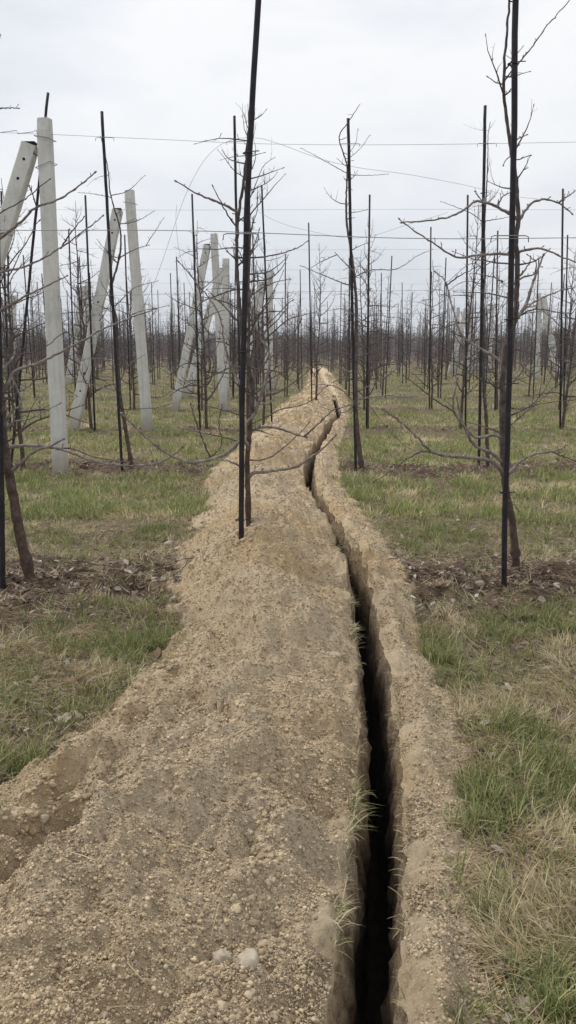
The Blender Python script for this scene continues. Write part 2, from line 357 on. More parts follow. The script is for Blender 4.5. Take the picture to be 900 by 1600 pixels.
# ------------------------------------------------------------------ grass
GREEN = np.array([(.20,.225,.075), (.12,.155,.05), (.25,.265,.10), (.34,.33,.15), (.165,.20,.085)])
STRAW = np.array([(.50,.41,.25), (.42,.33,.19), (.56,.49,.34), (.36,.27,.16), (.46,.40,.24)])
blobs = []   # x, y, radius, green(+)/straw(-), density
for px, py, r, gs in ((690,1025,.16,1),(850,985,.22,1),(210,1010,.22,1),(60,960,.25,1),(240,830,.25,1),(820,1140,.12,1),(860,1200,.15,.6),(640,1150,.05,-1),
                      (865,1085,.20,-1),(130,1065,.17,-1),(30,1060,.15,.4),(840,1330,.17,-1),(760,1290,.08,.4),(700,1110,.14,-1),(740,1180,.12,-.6),(770,1420,.10,.8),(860,1450,.14,-.8),(790,1490,.06,-.7),(840,1240,.12,.4),(880,1590,.06,1),(430,740,.01,0),(40,1200,.08,1),(120,800,.5,.5),(680,830,.4,.5),(500,935,.06,.2)):
    g_ = G(px, py); blobs.append((g_[0], g_[1], r, gs))
def cover(x, y):
    h, sp, st = terrain(x, y, False)
    gs = .16+1.0*fbm(x*1.1, y*1.1, 3, 301)+.7*perlin(x*5, y*5, 305); 
    den = .50+1.0*fbm(x*1.7, y*1.7, 3, 311)+.5*perlin(x*6, y*6, 313)
    for bx, by, r, g_ in blobs:
        k = np.exp(-((x-bx)**2+((y-by))**2)/r**2); gs = gs*(1-.75*k)+.75*k*g_*1.15; den = np.maximum(den, k*1.1)
    edge = (terrain(x-.14, y, False)[1] < .4) | (terrain(x+.10, y, False)[1] < .4)
    den = np.clip(den, .08, 1)*(1-.93*sstep(.25, .7, st))*np.where(sp > .4, .16*edge*(perlin(x*5, y*5, 317) > 0), 1-sstep(.15, .6, sp))
    return h, np.clip(den, 0, 1), np.clip(gs*.5+.5, 0, 1), sp, st
def blades(name, x, y, z, ht, wd, ang, lean, curl, tint, label, kind='stuff'):
    n = len(x); t = np.array([0, .38, .74, 1.0])
    dx, dy = np.cos(ang), np.sin(ang)
    a = lean[:, None]+curl[:, None]*t[None, :]                     # angle from vertical along the blade
    seg = np.diff(t)
    hx = np.zeros((n, 4)); hz = np.zeros((n, 4))
    for i in range(3):
        am = .5*(a[:, i]+a[:, i+1]); hx[:, i+1] = hx[:, i]+np.sin(am)*seg[i]; hz[:, i+1] = hz[:, i]+np.cos(am)*seg[i]
    hx *= ht[:, None]; hz = np.maximum(hz*ht[:, None], -.0)+.002*t[None, :]
    # blade width direction turned at random around its axis
    wa = ang+np.pi/2+rng.uniform(-.9, .9, n); wx, wy = np.cos(wa)*wd/2, np.sin(wa)*wd/2
    prof = [1, .85, .5]
    V = np.zeros((n, 7, 3))
    for i in range(3):
        cx = x+dx*hx[:, i]; cy = y+dy*hx[:, i]; cz = z+hz[:, i]
        V[:, 2*i] = np.stack([cx-wx*prof[i], cy-wy*prof[i], cz], -1); V[:, 2*i+1] = np.stack([cx+wx*prof[i], cy+wy*prof[i], cz], -1)
    V[:, 6] = np.stack([x+dx*hx[:, 3], y+dy*hx[:, 3], z+hz[:, 3]], -1)
    b0 = np.arange(n)[:, None]*7
    F = np.concatenate([b0+np.array([[0,1,3,2]]), b0+np.array([[2,3,5,4]]), b0+np.array([[4,5,6]])], 1)
    me = np_mesh(name, V.reshape(-1, 3), F.ravel(), np.tile([4,4,3], n))
    set_color(me, 'tint', np.repeat(tint, 7, 0))
    return tag(link(name, me, M['blade']), label, None, None, kind)
def scatter_grass(name, y0, y1, ntuft, per, spread, hmul, wadd, label, bright=1.2, gsh=0.0):
    u = rng.random(ntuft*3); y = y0*(y1/y0)**u
    x = rng.uniform(-1, 1, len(y))*(.47*y+.8)
    h, den, gs, sp, st = cover(x, y)
    keep = (rng.random(len(y)) < den); x, y, gs = x[keep][:ntuft], y[keep][:ntuft], gs[keep][:ntuft]
    n = len(x); tall = rng.gamma(1.9, .42, n)
    ti = np.repeat(np.arange(n), per); N = len(ti)
    r = spread*np.abs(rng.normal(0, 1, N))*(.6+.02*y[ti]); th = rng.uniform(0, 2*np.pi, N)
    bx = x[ti]+r*np.cos(th); by = y[ti]+r*np.sin(th)
    bz = terrain(bx, by)[0]-.004
    isg = rng.random(N) < np.clip((gs[ti]-.5)*1.9+.44+gsh, .06, .93)
    ht = hmul*(.035+.045*tall[ti]*rng.uniform(.5, 1.2, N))*np.where(isg, 1, 1.05)
    wd = rng.uniform(.0022, .0042, N)*np.where(isg, 1.1, .8)+wadd*by
    lean = np.where(isg, np.abs(rng.normal(.25, .25, N)), np.abs(rng.normal(.9, .45, N))); curl = np.where(isg, rng.uniform(.2, 1.3, N), rng.uniform(.3, 1.6, N))
    swirl = 2.2*perlin(x*1.3, y*1.3, 331)[ti]*3
    ang = np.where(isg, th+rng.normal(0, .5, N), swirl+rng.normal(0, .8, N))
    gi = rng.integers(0, len(GREEN), N); si = rng.integers(0, len(STRAW), N)
    base = np.where(isg[:, None], GREEN[gi], STRAW[si])*rng.uniform(.75, 1.25, (N, 1))
    tuft_v = rng.uniform(.8, 1.2, (n, 1)); base = base*tuft_v[ti]*bright
    blades(name, bx, by, bz, ht, wd, ang, lean, curl, base, label)
scatter_grass('grass', 1.0, 7.5, 16500, 13, .022, 1.0, .0, 'near turf of green blades and bleached straw beside the spoil', 1.1, -.14)
scatter_grass('grass', 7, 19, 18000, 10, .04, 1.15, .00035, 'olive green turf between the first rows of trees', 1.35, .14)
scatter_grass('grass', 18, 70, 17000, 8, .08, 1.2, .0004, 'distant turf fading in under the crowded trees', 1.3, .28)

# matted straw lying on the ground, mostly right foreground and in the tree strips
def straw():
    N = 68000; y = 1.1*(24/1.1)**rng.random(N); x = rng.uniform(-1, 1, N)*(.46*y+.8)
    h, den, gs, sp, st = cover(x, y)
    keep = rng.random(N) < np.clip(((1-gs)*1.5+.15)*(1-sp)+st*.5*(1-sp)+.003, 0, 1)*(np.abs(x-tx(y)) > tw(y)/2+.10); x, y = x[keep], y[keep]; n = len(x)
    z = terrain(x, y)[0]+rng.uniform(.002, .02, n)
    sw = 6*perlin(x*1.3, y*1.3, 331)
    blades('dead_straw', x, y, z, rng.uniform(.05, .16, n), rng.uniform(.0016, .0032, n)+.0003*y, sw+rng.normal(0, .9, n), rng.uniform(1.1, 1.6, n), rng.uniform(-.2, .6, n),
           STRAW[rng.integers(0, 5, n)]*rng.uniform(.6, 1.15, (n, 1)), 'bleached dead grass matted flat on the ground')
straw()
# grass and roots hanging over the trench lips
def lip_grass():
    X=[];Y=[];A=[];T=[];H=[];L=[]
    for side, px, py, n, sp_, hh in ((-1,590,1262,70,.035,.10),(-1,548,1450,50,.03,.08),(-1,562,1010,50,.05,.07),(-1,560,950,40,.05,.07),(1,600,1110,60,.03,.06),(-1,548,1340,18,.05,.06),
                              (1,612,1310,26,.05,.05),(1,610,1210,14,.06,.04),(-1,550,880,40,.06,.06),(1,500,770,60,.12,.08),(1,540,850,60,.15,.07),(-1,570,1150,20,.08,.05),(1,608,1500,12,.05,.05)):
        g_ = G(px, py, .08); yy = g_[1]+rng.normal(0, sp_*1.6, n); c = tx(yy); w = tw(yy)/2
        X.append(c+side*(w+rng.uniform(-.004, .02, n))); Y.append(yy); A.append(np.where(side < 0, 0, np.pi)+rng.normal(0, .8, n)); H.append(rng.uniform(.4, 1.1, n)*hh)
        gflag = rng.random(n) < (.55 if side < 0 else .25)
        T.append(np.where(gflag[:, None], GREEN[rng.integers(0,5,n)], STRAW[rng.integers(0,5,n)])*rng.uniform(.7,1.2,(n,1)))
    for side in (-1, 1):
        n = 900; yy = 1.3*(12/1.3)**rng.random(n); k_ = perlin(yy*2.3, yy*0+side, 371) > .05; yy = yy[k_]; n = len(yy); c = tx(yy); w = tw(yy)/2
        X.append(c+side*(w+rng.uniform(-.004, .03, n))); Y.append(yy); A.append(np.where(side < 0, 0, np.pi)+rng.normal(0, 1.0, n)); H.append(rng.uniform(.02, .06, n)); T.append(STRAW[rng.integers(0,5,n)]*rng.uniform(.35,1.0,(n,1)))
    X=np.concatenate(X);Y=np.concatenate(Y);A=np.concatenate(A);H=np.concatenate(H);T=np.concatenate(T); n=len(X)
    z = terrain(X, Y)[0]-.02
    V = blades('lip_grass', X, Y, z, H, rng.uniform(.0018,.003,n)+.0003*Y, A, rng.uniform(.5,1.1,n), rng.uniform(.6,2.0,n), T, 'wisps of grass hanging over the trench lips')
lip_grass()

# ------------------------------------------------------------------ crumbs, pebbles, litter
def ico(sub):
    import bmesh
    bm = bmesh.new(); bmesh.ops.create_icosphere(bm, subdivisions=sub, radius=1)
    V = np.array([v.co[:] for v in bm.verts]); F = np.array([[v.index for v in f.verts] for f in bm.faces]); bm.free(); return V, F
IC0, IC1, IC2, IC3 = ico(1), ico(1), ico(2), ico(3)
def rocks(name, x, y, r, tint, tmpl, material, label, sink=.35, jag=.22):
    TV, TF = tmpl; n = len(x); k = len(TV)
    z = terrain(x, y)[0]+r*(.5-sink-(.35 if len(TV) > 30 else 0))-.042*np.exp(-np.maximum(np.abs(x-tx(y))-tw(y)/2, 0)/.032)
    S = rng.uniform(.7, 1.25, (n, 1, 3)); S[:, :, 2] *= .8
    a = rng.uniform(0, 2*np.pi, n); ca, sa = np.cos(a)[:, None], np.sin(a)[:, None]
    V = TV[None]*(1+rng.normal(0, jag/(2 if k < 50 else 5), (n, k, 1)))
    if k > 30:
        for q_ in range(4):
            A = rng.normal(0, 1, (n, 1, 3)); A /= np.linalg.norm(A, axis=2, keepdims=True); dd = (V*A).sum(2, keepdims=True); cut = rng.uniform(.45, .8, (n, 1, 1)); V = V-np.maximum(dd-cut, 0)*A*.9
        A = rng.normal(0, 1, (n, 1, 3)); V = V*(1+.16*np.sin((V*A).sum(2, keepdims=True)*3.2+rng.uniform(0, 6, (n, 1, 1))))
    V = V*S*r[:, None, None]
    X = V[..., 0]*ca-V[..., 1]*sa+x[:, None]; Yv = V[..., 0]*sa+V[..., 1]*ca+y[:, None]; Z = V[..., 2]+z[:, None]
    F = (TF[None]+(np.arange(n)*k)[:, None, None]).reshape(-1, 3)
    me = np_mesh(name, np.stack([X, Yv, Z], -1).reshape(-1, 3), F.ravel(), [3]*len(F))
    set_color(me, 'tint', np.repeat(tint, k, 0))
    return tag(link(name, me, material), label, None, None, 'stuff')
CL = np.array([(.53,.42,.28), (.60,.485,.335), (.46,.355,.23), (.56,.45,.305)])
def crumbs():
    N = 640000; y = 1.05*(45/1.05)**(rng.random(N)**1.5); x = tx(y)+rng.uniform(-1.7, .8, N)
    h, sp, st = terrain(x, y, False); u = x-tx(y)
    dn = .72+.6*sstep(.0, .5, fbm(x*2.1, y*1.6, 3, 401)); sp = np.maximum(sp, .6*terrain(x+.10, y, False)[1]*(rng.random(N) < .35)); 
    keep = (sp > .35) & (rng.random(N) < dn) & (np.abs(u) > tw(y)/2+.006); x, y = x[keep], y[keep]; n = len(x)
    r = np.clip(.0016*(rng.pareto(3.2, n)+1), 0, .0052)*(1+.09*y)
    rocks('soil_crumbs', x, y, r, CL[rng.integers(0, 4, n)]*rng.uniform(.5, 1.25, (n, 1)), IC1, M['crumb'], 'fine crumbs of dry soil strewn over the banks', .30, .5)
    # bigger clods that rolled down: explicit clusters
    X=[];Y=[];Rr=[]
    def cl(px, py, sx, sy, n, r0, r1):
        g_ = G(px, py, .2); X.append(g_[0]+rng.normal(0, sx, n)); Y.append(g_[1]+rng.normal(0, sy, n)); Rr.append(rng.uniform(r0, r1, n)**1)
    for i in range(16):
        cl(435-2.5*i+rng.uniform(-8,8), 1180+17*i, .03, .035, 16, .004, .0125)
    for i in range(14): cl(455+rng.uniform(-40,40), 1040+12*i, .05, .06, 8, .004, .011)
    for (px, py) in ((270,1030),(255,1050),(235,1065),(215,1085),(190,1100),(160,1115),(125,1135),(290,1005),(310,985),(270,960),(250,940),(245,925),(262,880),(290,1025),(40,1262),(20,1290),(10,1240),(60,1225),(70,1155)):
        cl(px, py, .035, .05, 16, .006, .017)
    cl(375,1165,.02,.02,9,.008,.016); cl(95,1240,.08,.08,40,.005,.015); cl(250,1230,.06,.10,40,.004,.012); cl(340,1570,.03,.03,14,.006,.015); cl(380,1530,.05,.04,14,.005,.013)
    for py in range(880,1600,40): cl(np.interp(py,[880,1000,1200,1600],[612,640,690,735]), py, .05, .05, 8, .003, .010)
    for py in (860,820,780,745): cl(np.interp(py,[740,860],[320,272]), py, .08, .12, 26, .008, .022)
    x=np.concatenate(X);y=np.concatenate(Y);r=np.concatenate(Rr); k = np.abs(x-tx(y)) > tw(y)/2+.02; x,y,r=x[k],y[k],r[k]; n=len(x)
    rocks('soil_clods', x, y, r, CL[rng.integers(0, 4, n)]*rng.uniform(.62, 1.0, (n, 1)), IC3, M['crumb'], 'rounded clods of dry soil rolled down the bank', .34, .26)
crumbs()
def litter():
    N = 22000; n_ = rng.integers(0, 5, N); y = ROW0+n_*RSP+.25+rng.normal(0, .42, N); x = rng.uniform(-1, 1, N)*(.42*y+.3)
    extra = 5200; y[:extra] = rng.uniform(1.4, 7, extra); x[:extra] = rng.uniform(-1, 1, extra)*(.42*y[:extra]+.2)
    h, sp, st = terrain(x, y, False); k = (sp < .35) & (rng.random(N) < .25+.75*st+.35*(np.arange(N) < extra)); x, y = x[k], y[k]; n = len(x)
    z = terrain(x, y)[0]+rng.uniform(.004, .026, n)
    a = rng.uniform(0, 2*np.pi, n); L = rng.uniform(.010, .03, n); W = L*rng.uniform(.3, .65, n)
    t = np.array([[-1, 0, 0], [-.35, .9, .25], [.4, .8, .2], [1, 0, 0], [.4, -.8, .3], [-.35, -.9, .15]])
    V = t[None]*np.stack([L, W, L*rng.uniform(.2, 1.0, n)], -1)[:, None, :]
    tx_, ty_ = rng.normal(0, .35, n)[:, None], rng.normal(0, .35, n)[:, None]
    Zv = V[..., 2]+V[..., 0]*tx_+V[..., 1]*ty_
    X = V[..., 0]*np.cos(a)[:, None]-V[..., 1]*np.sin(a)[:, None]+x[:, None]; Yv = V[..., 0]*np.sin(a)[:, None]+V[..., 1]*np.cos(a)[:, None]+y[:, None]
    b0 = np.arange(n)[:, None]*6; F = np.concatenate([b0+np.array([[0,1,2,3]]), b0+np.array([[0,3,4,5]])], 1)
    me = np_mesh('leaf_litter', np.stack([X, Yv, Zv+z[:, None]], -1).reshape(-1, 3), F.ravel(), np.tile([4, 4], n), False)
    pal = np.array([(.16,.11,.08), (.25,.185,.14), (.10,.068,.052), (.36,.30,.25), (.22,.135,.09), (.50,.46,.41)]); p = pal[rng.choice(6, n, p=[.26,.22,.22,.12,.12,.06])]*rng.uniform(.8, 1.2, (n, 1))
    set_color(me, 'tint', np.repeat(p, 6, 0)); tag(link('leaf_litter', me, M['blade']), 'brown fallen leaves lying under the tree rows', None, None, 'stuff')
    # lumps of dark and pale earth in the strips
    N = 6000; n_ = rng.integers(0, 3, N); y = ROW0+n_*RSP+.3+rng.normal(0, .40, N); x = rng.uniform(-1, 1, N)*(.42*y+.3)
    h, sp, st = terrain(x, y, False); k = (sp < .3) & (rng.random(N) < st); x, y = x[k], y[k]; n = len(x)
    pal = np.array([(.10,.07,.05), (.15,.11,.08), (.33,.29,.24), (.22,.16,.11)]); p = pal[rng.choice(4, n, p=[.36,.30,.12,.22])]
    rocks('earth_lumps', x, y, np.clip(.005*(rng.pareto(2.2, n)+1), 0, .032), p, IC2, M['crumb'], 'crumbly dark earth lumps in the weed free strips', .3, .3)
    # twigs lying about
    mb = MB()
    for i in range(170):
        yy = random.choice((ROW0, ROW0, ROW0+RSP))+.25+random.gauss(0, .4); xx = random.uniform(-1, 1)*(.42*yy+.2)
        if terrain(np.array([xx]), np.array([yy]), False)[1][0] > .4: continue
        a = random.uniform(0, 6.28); l = random.uniform(.06, .3); pts = []
        for k_ in range(5):
            t_ = k_/4-.5; q = (xx+math.cos(a)*l*t_+random.gauss(0, .008), yy+math.sin(a)*l*t_+random.gauss(0, .008)); pts.append((q[0], q[1], tz(*q)+.012+random.uniform(0, .012)))
        mb.tube(pts, np.linspace(.0035, .0012, 5), 5)
    tag(link('fallen_twigs', mb.mesh('fallen_twigs'), M['twig']), 'thin pruned twigs scattered beneath the trees', None, None, 'stuff')
litter()

def stone(px, py, zg, size, seed, label, flat=.7, material='stone', group=None):
    g_ = G(px, py, zg); z = tz(g_[0], g_[1]); g_ = G(px, py, z+size[2]*.3); TV, TF = IC3
    r = np.random.default_rng(seed); A = r.normal(0, 1, (5, 3)); A /= np.linalg.norm(A, axis=1)[:, None]
    V = TV.copy(); 
    for a in A: d = V@a; V = V-np.maximum(d-.62, 0)[:, None]*a*.85
    V = V*np.array(size)+r.normal(0, .0012, V.shape)
    me = np_mesh('stone', V, TF.ravel(), [3]*len(TF)); o = link('stone', me, M[material]); o.location = (g_[0], g_[1], tz(g_[0], g_[1])+size[2]*.25); o.rotation_euler = (r.uniform(-.3,.3), r.uniform(-.3,.3), r.uniform(0,3))
    return tag(o, label, 'stone', group)
stone(383,1513,.28,(.033,.030,.022),1,'large smooth pale stone low on the spoil bank, right of the angular stone')
stone(348,1500,.28,(.022,.024,.018),2,'angular whitish stone on the spoil bank, left of the big rounded one')
stone(264,850,.03,(.047,.034,.026),3,'pale stone at the grass edge where the spoil slope begins')
stone(311,912,.15,(.028,.035,.02),4,'small upright pale stone on the left flank of the spoil')
stone(362,903,.28,(.040,.025,.014),5,'flat cream stone near the foot of the centre black pole')
stone(64,1262,.10,(.022,.018,.016),6,'lone pale stone at the lower left, on the slumped soil')
stone(717,1302,.03,(.012,.012,.010),7,'little cream pebble on the smooth soil right of the trench')
stone(728,1453,.03,(.012,.013,.011),8,'small tan pebble beside the grass near bottom right')
stone(120,1116,.05,(.045,.018,.02),9,'long pale stone lying between straw tuft and spoil edge at left')
stone(747,1256,.03,(.020,.016,.012),10,'grey flat stone touching the grass right of the trench')
stone(520,1030,.2,(.060,.035,.018),11,'broad half buried clod stone close to the left trench lip', material='stone')
stone(605,668,.12,(.045,.04,.03),12,'far pale stone by the trench bend') if False else None
stone(521,624,.4,(.09,.05,.05),13,'whitish stone on the far spoil bank beside the trench bend')
def leaf(px, py, L, W, rz, material, label):
    g_ = G(px, py, .02); mb = []; nu, nv = 9, 5; V=[];F=[]
    for i in range(nu):
        s = i/(nu-1)*2-1; wv = W*math.sqrt(max(0, 1-s*s))*(1+.15*math.sin(i*2.1))
        for j in range(nv):
            v = (j/(nv-1)*2-1); V.append((s*L, v*wv, .35*W*v*v+.25*L*s*s+.003*math.sin(i*1.7+j*2)))
    for i in range(nu-1):
        for j in range(nv-1): F.append((i*nv+j, (i+1)*nv+j, (i+1)*nv+j+1, i*nv+j+1))
    me = np_mesh('dead_leaf', V, np.array(F).ravel(), [4]*len(F)); o = link('dead_leaf', me, M[material]); sd = o.modifiers.new('thickness', 'SOLIDIFY'); sd.thickness = .0008
    o.location = (g_[0], g_[1], tz(g_[0], g_[1])+.006); o.rotation_euler = (.15, -.1, rz); tag(o, label, 'leaf')
leaf(828,1566,.034,.017,-.35,'leafp','pale curled dead leaf at the bottom right edge of the bare soil')
leaf(857,1526,.022,.013,.1,'leafp','small whitish dead leaf on straw at bottom right')
leaf(779,1523,.018,.009,1.2,'leafr','rust orange dead leaf at the edge of the smooth soil')
leaf(98,1120,.04,.025,.9,'leafp','greyish leaf standing at the spoil edge at left')
leaf(45,1060,.045,.02,.5,'leafp','curled brown leaf in the turf at far left')

# loose soil heaped round the feet of the nearest trunks and poles
def collars():
    X=[];Y=[];Q=[];C=[]
    for (px,py,Yd,dark) in ((377,868,ROW0,0),(390,848,ROW0+.12,0),(787,940,ROW0,1),(806,893,ROW0+.3,1),(48,922,ROW0+.1,1),(5,932,ROW0,1),(565,727,ROW0+RSP,1),(205,714,ROW0+RSP,1)):
        w_ = P(px,py,Yd); n = 60; a = rng.uniform(0,6.28,n); d = .025+np.abs(rng.normal(0,.06,n)); X.append(w_[0]+np.cos(a)*d); Y.append(w_[1]+np.sin(a)*d); Q.append(rng.uniform(.005,.020,n))
        C.append((np.array([(.13,.09,.065),(.2,.15,.11),(.28,.22,.17)])[rng.integers(0,3,n)] if dark else CL[rng.integers(0,4,n)])*rng.uniform(.7,1,(n,1)))
    rocks('soil_lumps', np.concatenate(X), np.concatenate(Y), np.concatenate(Q), np.concatenate(C), IC3, M['crumb'], 'loose lumps of soil around trunk and pole feet', .5, .3)
collars()

# ------------------------------------------------------------------ trees
def knobby(pts, r0, r1, step=.02, knob=.18, pw=.75):
    p = resample(pts, step); n = len(p); t = np.linspace(0, 1, n)
    p = p+np.random.normal(0, 1, p.shape)*.0018*np.minimum(1, t*8)[:, None]
    r = r0+(r1-r0)*t**pw; k = np.arange(n) % 4 == 0
    return p, r*(1+knob*k*np.minimum(1, .004/r+.3)+np.random.normal(0, .04, n))
np.random.seed(3)
def spurs(mb, p, r, every=.09, length=.03, sides=5):
    L = np.concatenate([[0], np.cumsum(np.linalg.norm(np.diff(p, axis=0), axis=1))]); s = every*random.uniform(.5, 1.2)
    while s < L[-1]-.02:
        i = int(np.searchsorted(L, s)); i = min(max(i, 1), len(p)-2); T = p[i+1]-p[i-1]; T /= np.linalg.norm(T)+1e-9
        d = np.random.normal(0, 1, 3); d[2] = abs(d[2])*1.2+.3; d -= T*np.dot(d, T)*.7; d /= np.linalg.norm(d)
        l = length*random.choice((.35, .5, .6, 1, 1.6)); rr = min(.0035, r[i]*.6)
        q = p[i]; mb.tube([q, q+d*l*.5, q+d*l*.8+T*l*.1, q+d*l*1.0+T*l*.2], [rr, rr*.75, rr*1.2, rr*.25], sides)
        s += every*random.uniform(.5, 1.6)
def bud(mb, p, r, sides=5):
    T = p[-1]-p[-2]; T /= np.linalg.norm(T)+1e-9
    mb.tube([p[-1], p[-1]+T*.006, p[-1]+T*.012, p[-1]+T*.02], [r, r*1.9, r*1.6, r*.3], sides)
def label_name(i): return ['first','second','third','fourth','fifth','sixth','seventh','eighth','ninth','tenth','eleventh','twelfth','thirteenth','fourteenth','fifteenth'][i]

def hero_tree(Y, base_dy, trunk, branches, label, group, twigs=0, detail=1.0):
    """trunk: [(px,py,dy)], r0, r1 ; branches: list of (r0, dyend, [(px,py)...])"""
    tpts, tr0, tr1 = trunk
    W = [P(a, b_, Y+base_dy*(1-i/(len(tpts)-1))) for i, (a, b_) in enumerate(tpts)]
    W[0][2] = min(W[0][2], tz(W[0][0], W[0][1])); base = W[0].copy(); base[2] = tz(W[0][0], W[0][1])
    W.insert(0, base-np.array([0, 0, .12]))
    root = empty('fruit_tree', base); tag(root, label, 'tree', group)
    mb = MB(); p, r = knobby(np.array(W), tr0, tr1, .03, .10, 1.15); r[:6] *= np.linspace(1.3, 1.05, 6); g_ = np.exp(-((p[:, 2]-base[2]-.12)/.035)**2)*.35; r = r*(1+g_)
    mb.tube(p-base, r, 9)
    link('trunk', mb.mesh('trunk'), M['trunk'], root)
    for r0, dye, pl in branches:
        # start on the trunk
        s0 = P(pl[0][0], pl[0][1], Y); j = int(np.argmin(np.abs(p[:, 2]-s0[2]))); Yst = p[j][1]
        n = len(pl); pts = [P(a, b_, Yst+dye*(i/(n-1))) for i, (a, b_) in enumerate(pl)]
        if abs(pts[0][0]-p[j][0]) < .09: pts.insert(0, p[j])
        mb = MB(); q, rr = knobby(pts, r0, max(.0022, r0*.34), .022); mb.tube(q-base, rr, 7)
        spurs(mb, q-base, rr, .07/detail, .026); bud(mb, q-base, rr[-1])
        link('branch', mb.mesh('branch'), M['bark'] if r0 > .0065 else M['twig'], root)
    # side twigs filling the crown
    if twigs:
        mb = MB()
        for k in range(twigs):
            j = random.randint(int(len(p)*.22), len(p)-4); a = random.uniform(0, 2*math.pi); l = random.uniform(.10, .55)*(1-.45*j/len(p)); grow(mb, p[j]-base, a, l, min(.006, r[j]*.6), random.uniform(-.1, .7), 5, 1)
        link('crown', mb.mesh('crown'), M['twig'], root)
    return root
def grow(mb, start, az, length, r0, pitch, sides=4, sub=2, step=.06, buds=True):
    """one lateral: leaves at an angle, arches, with kinks and side shoots"""
    n = max(4, int(length/step)); pts = [np.array(start, float)]; pit = pitch; sag = random.uniform(-.9, 1.0)
    for i in range(n):
        pit += sag/n+random.gauss(0, .10); az += random.gauss(0, .13)
        d = np.array([math.cos(az)*math.cos(pit), math.sin(az)*math.cos(pit), math.sin(pit)]); pts.append(pts[-1]+d*length/n)
    pts = np.array(pts); t = np.linspace(0, 1, len(pts)); rad = r0*(1-.72*t)
    mb.tube(pts, rad, sides)
    if buds and sides > 3: bud(mb, pts, rad[-1], 4)
    if sub > 0:
        for k in range(random.randint(2, 4) if sub > 1 else random.randint(1, 3)):
            i = random.randint(1, len(pts)-2); grow(mb, pts[i], az+random.choice((-1, 1))*random.uniform(.4, 1.3), length*random.uniform(.2, .5), rad[i]*.65, pit+random.uniform(.1, 1.1), max(3, sides-1), sub-1, step, False)
    if sides > 3:
        for k in range(int(length/.09)):
            i = random.randint(1, len(pts)-1); d = np.random.normal(0, 1, 3); d[2] = abs(d[2]); d /= np.linalg.norm(d); l = random.uniform(.01, .045); q = pts[i]
            mb.tube([q, q+d*l], [rad[i]*.6, rad[i]*.5], 3)
def gen_tree(height, nlat, sides, sub, lean=0, step=.06):
    tr, cr = MB(), MB(); n = 14; pts = []; x = y = 0; ph = random.uniform(0, 6)
    for i in range(n+1):
        t = i/n; pts.append((.035*math.sin(ph+t*7)*t+lean*t*.1+random.gauss(0, .008), .035*math.cos(ph+t*6)*t-.05*t, height*t-.1*(i == 0)))
    pts = resample(pts, .1) if sides > 3 else np.array(pts); L = len(pts); rad = np.interp(np.linspace(0, 1, L), [0, .05, .3, .6, 1], [.038, .029, .022, .014, .003])
    tr.tube(pts, rad, max(4, sides+1) if sides > 3 else 3)
    for k in range(nlat):
        t = .16+.80*(k+random.random()*.8)/nlat; i = min(L-2, int(t*L)); t2 = t
        l = np.interp(t2, [.16, .3, .6, .85, 1], [.85, .85, .62, .40, .2])*random.uniform(.65, 1.25)
        grow(cr, pts[i], k*2.4+random.gauss(0, .5), l, rad[i]*.5+.0026, random.uniform(.0, 1.0), sides, sub, step)
    return tr.mesh('trunk'), cr.mesh('crown')

def pole_from(w0, w1, rad, label, group, sides=10, tiez=(), mid=()):
    """black support pole from foot to top, through slight bends"""
    W = np.array([w0]+list(mid)+[w1]); d = W[1]-W[0]; d /= np.linalg.norm(d)
    z0 = tz(W[0][0], W[0][1]); foot = W[0]+d*((z0-W[0][2])/max(d[2], .1))
    root = empty('support_pole', foot); tag(root, label, 'pole', group)
    W[0] = foot-d*.12; pts = resample(W, .15)-foot; pts = pts+np.random.normal(0, .0010, pts.shape)
    mb = MB(); mb.tube(pts, rad, sides); link('shaft', mb.mesh('shaft'), M['pole'], root)
    for h_ in tiez:
        mb = MB(); i = int(np.argmin(np.abs(pts[:, 2]+foot[2]-h_))); c = pts[i]; a = np.linspace(0, 2*np.pi, 13)
        ring = np.stack([np.cos(a)*(rad+.003)*1.3-.010, np.sin(a)*(rad+.003)*1.15, a*0], -1)+c; mb.tube(ring, .0035, 5)
        mb.tube([c+(-.02, -rad-.002, 0), c+(.03, -rad-.005, .006), c+(.055, -rad, .008)], .003, 5); link('tie', mb.mesh('tie'), M['pole'], root)
    return root
def clip(px_l, px_r, py, Y, label):
    """bent wire staple that holds a pole to the wire"""
    a = P(px_l, py, Y); b = P(px_r, py, Y); h = abs(a[0]-b[0])*.14
    mb = MB(); mb.tube([a+(0, -.03, -h), a+(.003, -.03, 0), a+(.02, -.03, .006), b+(-.02, -.03, .006), b+(-.003, -.03, 0), b+(0, -.03, -h)], .0032, 5)
    o = link('wire_clip', mb.mesh('wire_clip'), M['wire']); tag(o, label, 'clip')

Y0, Y1, Y2, Y3 = ROW0, ROW0+RSP, ROW0+2*RSP, ROW0+3*RSP
pr = .0168
# nearest row
gp = 'black support poles in the nearest row'
pole_from(P(5,932,Y0), P(-14,-200,Y0), pr, 'black pole cut by the left edge, beside the brown trunk nearest left', gp, tiez=(1.9,))
pole_from(P(377,868,Y0), P(416,-190,Y0), pr, 'thick black pole standing in the spoil bank, centre foreground', gp, tiez=(.55, 1.45, 2.52), mid=[P(a_,b_,Y0) for a_,b_ in ((377.5,745),(378,640),(380.5,550),(383,450),(386,330),(390,240),(397,110),(404,0))])
pole_from(P(787,940,Y0), P(806,-190,Y0), pr, 'thick black pole in front of the large right hand tree', gp, tiez=(.62, 1.25, 1.75, 2.95, 3.35), mid=[P(a_,b_,Y0) for a_,b_ in ((789,800),(791,740),(795.5,600),(797,540),(799,400),(802.5,250),(804,100),(805,0))])
gp = 'black support poles in the second row'
pole_from(P(18,718,Y1), P(75,145,Y1), .0155, 'slanting black pole whose tip rises above the nearest concrete post', gp)
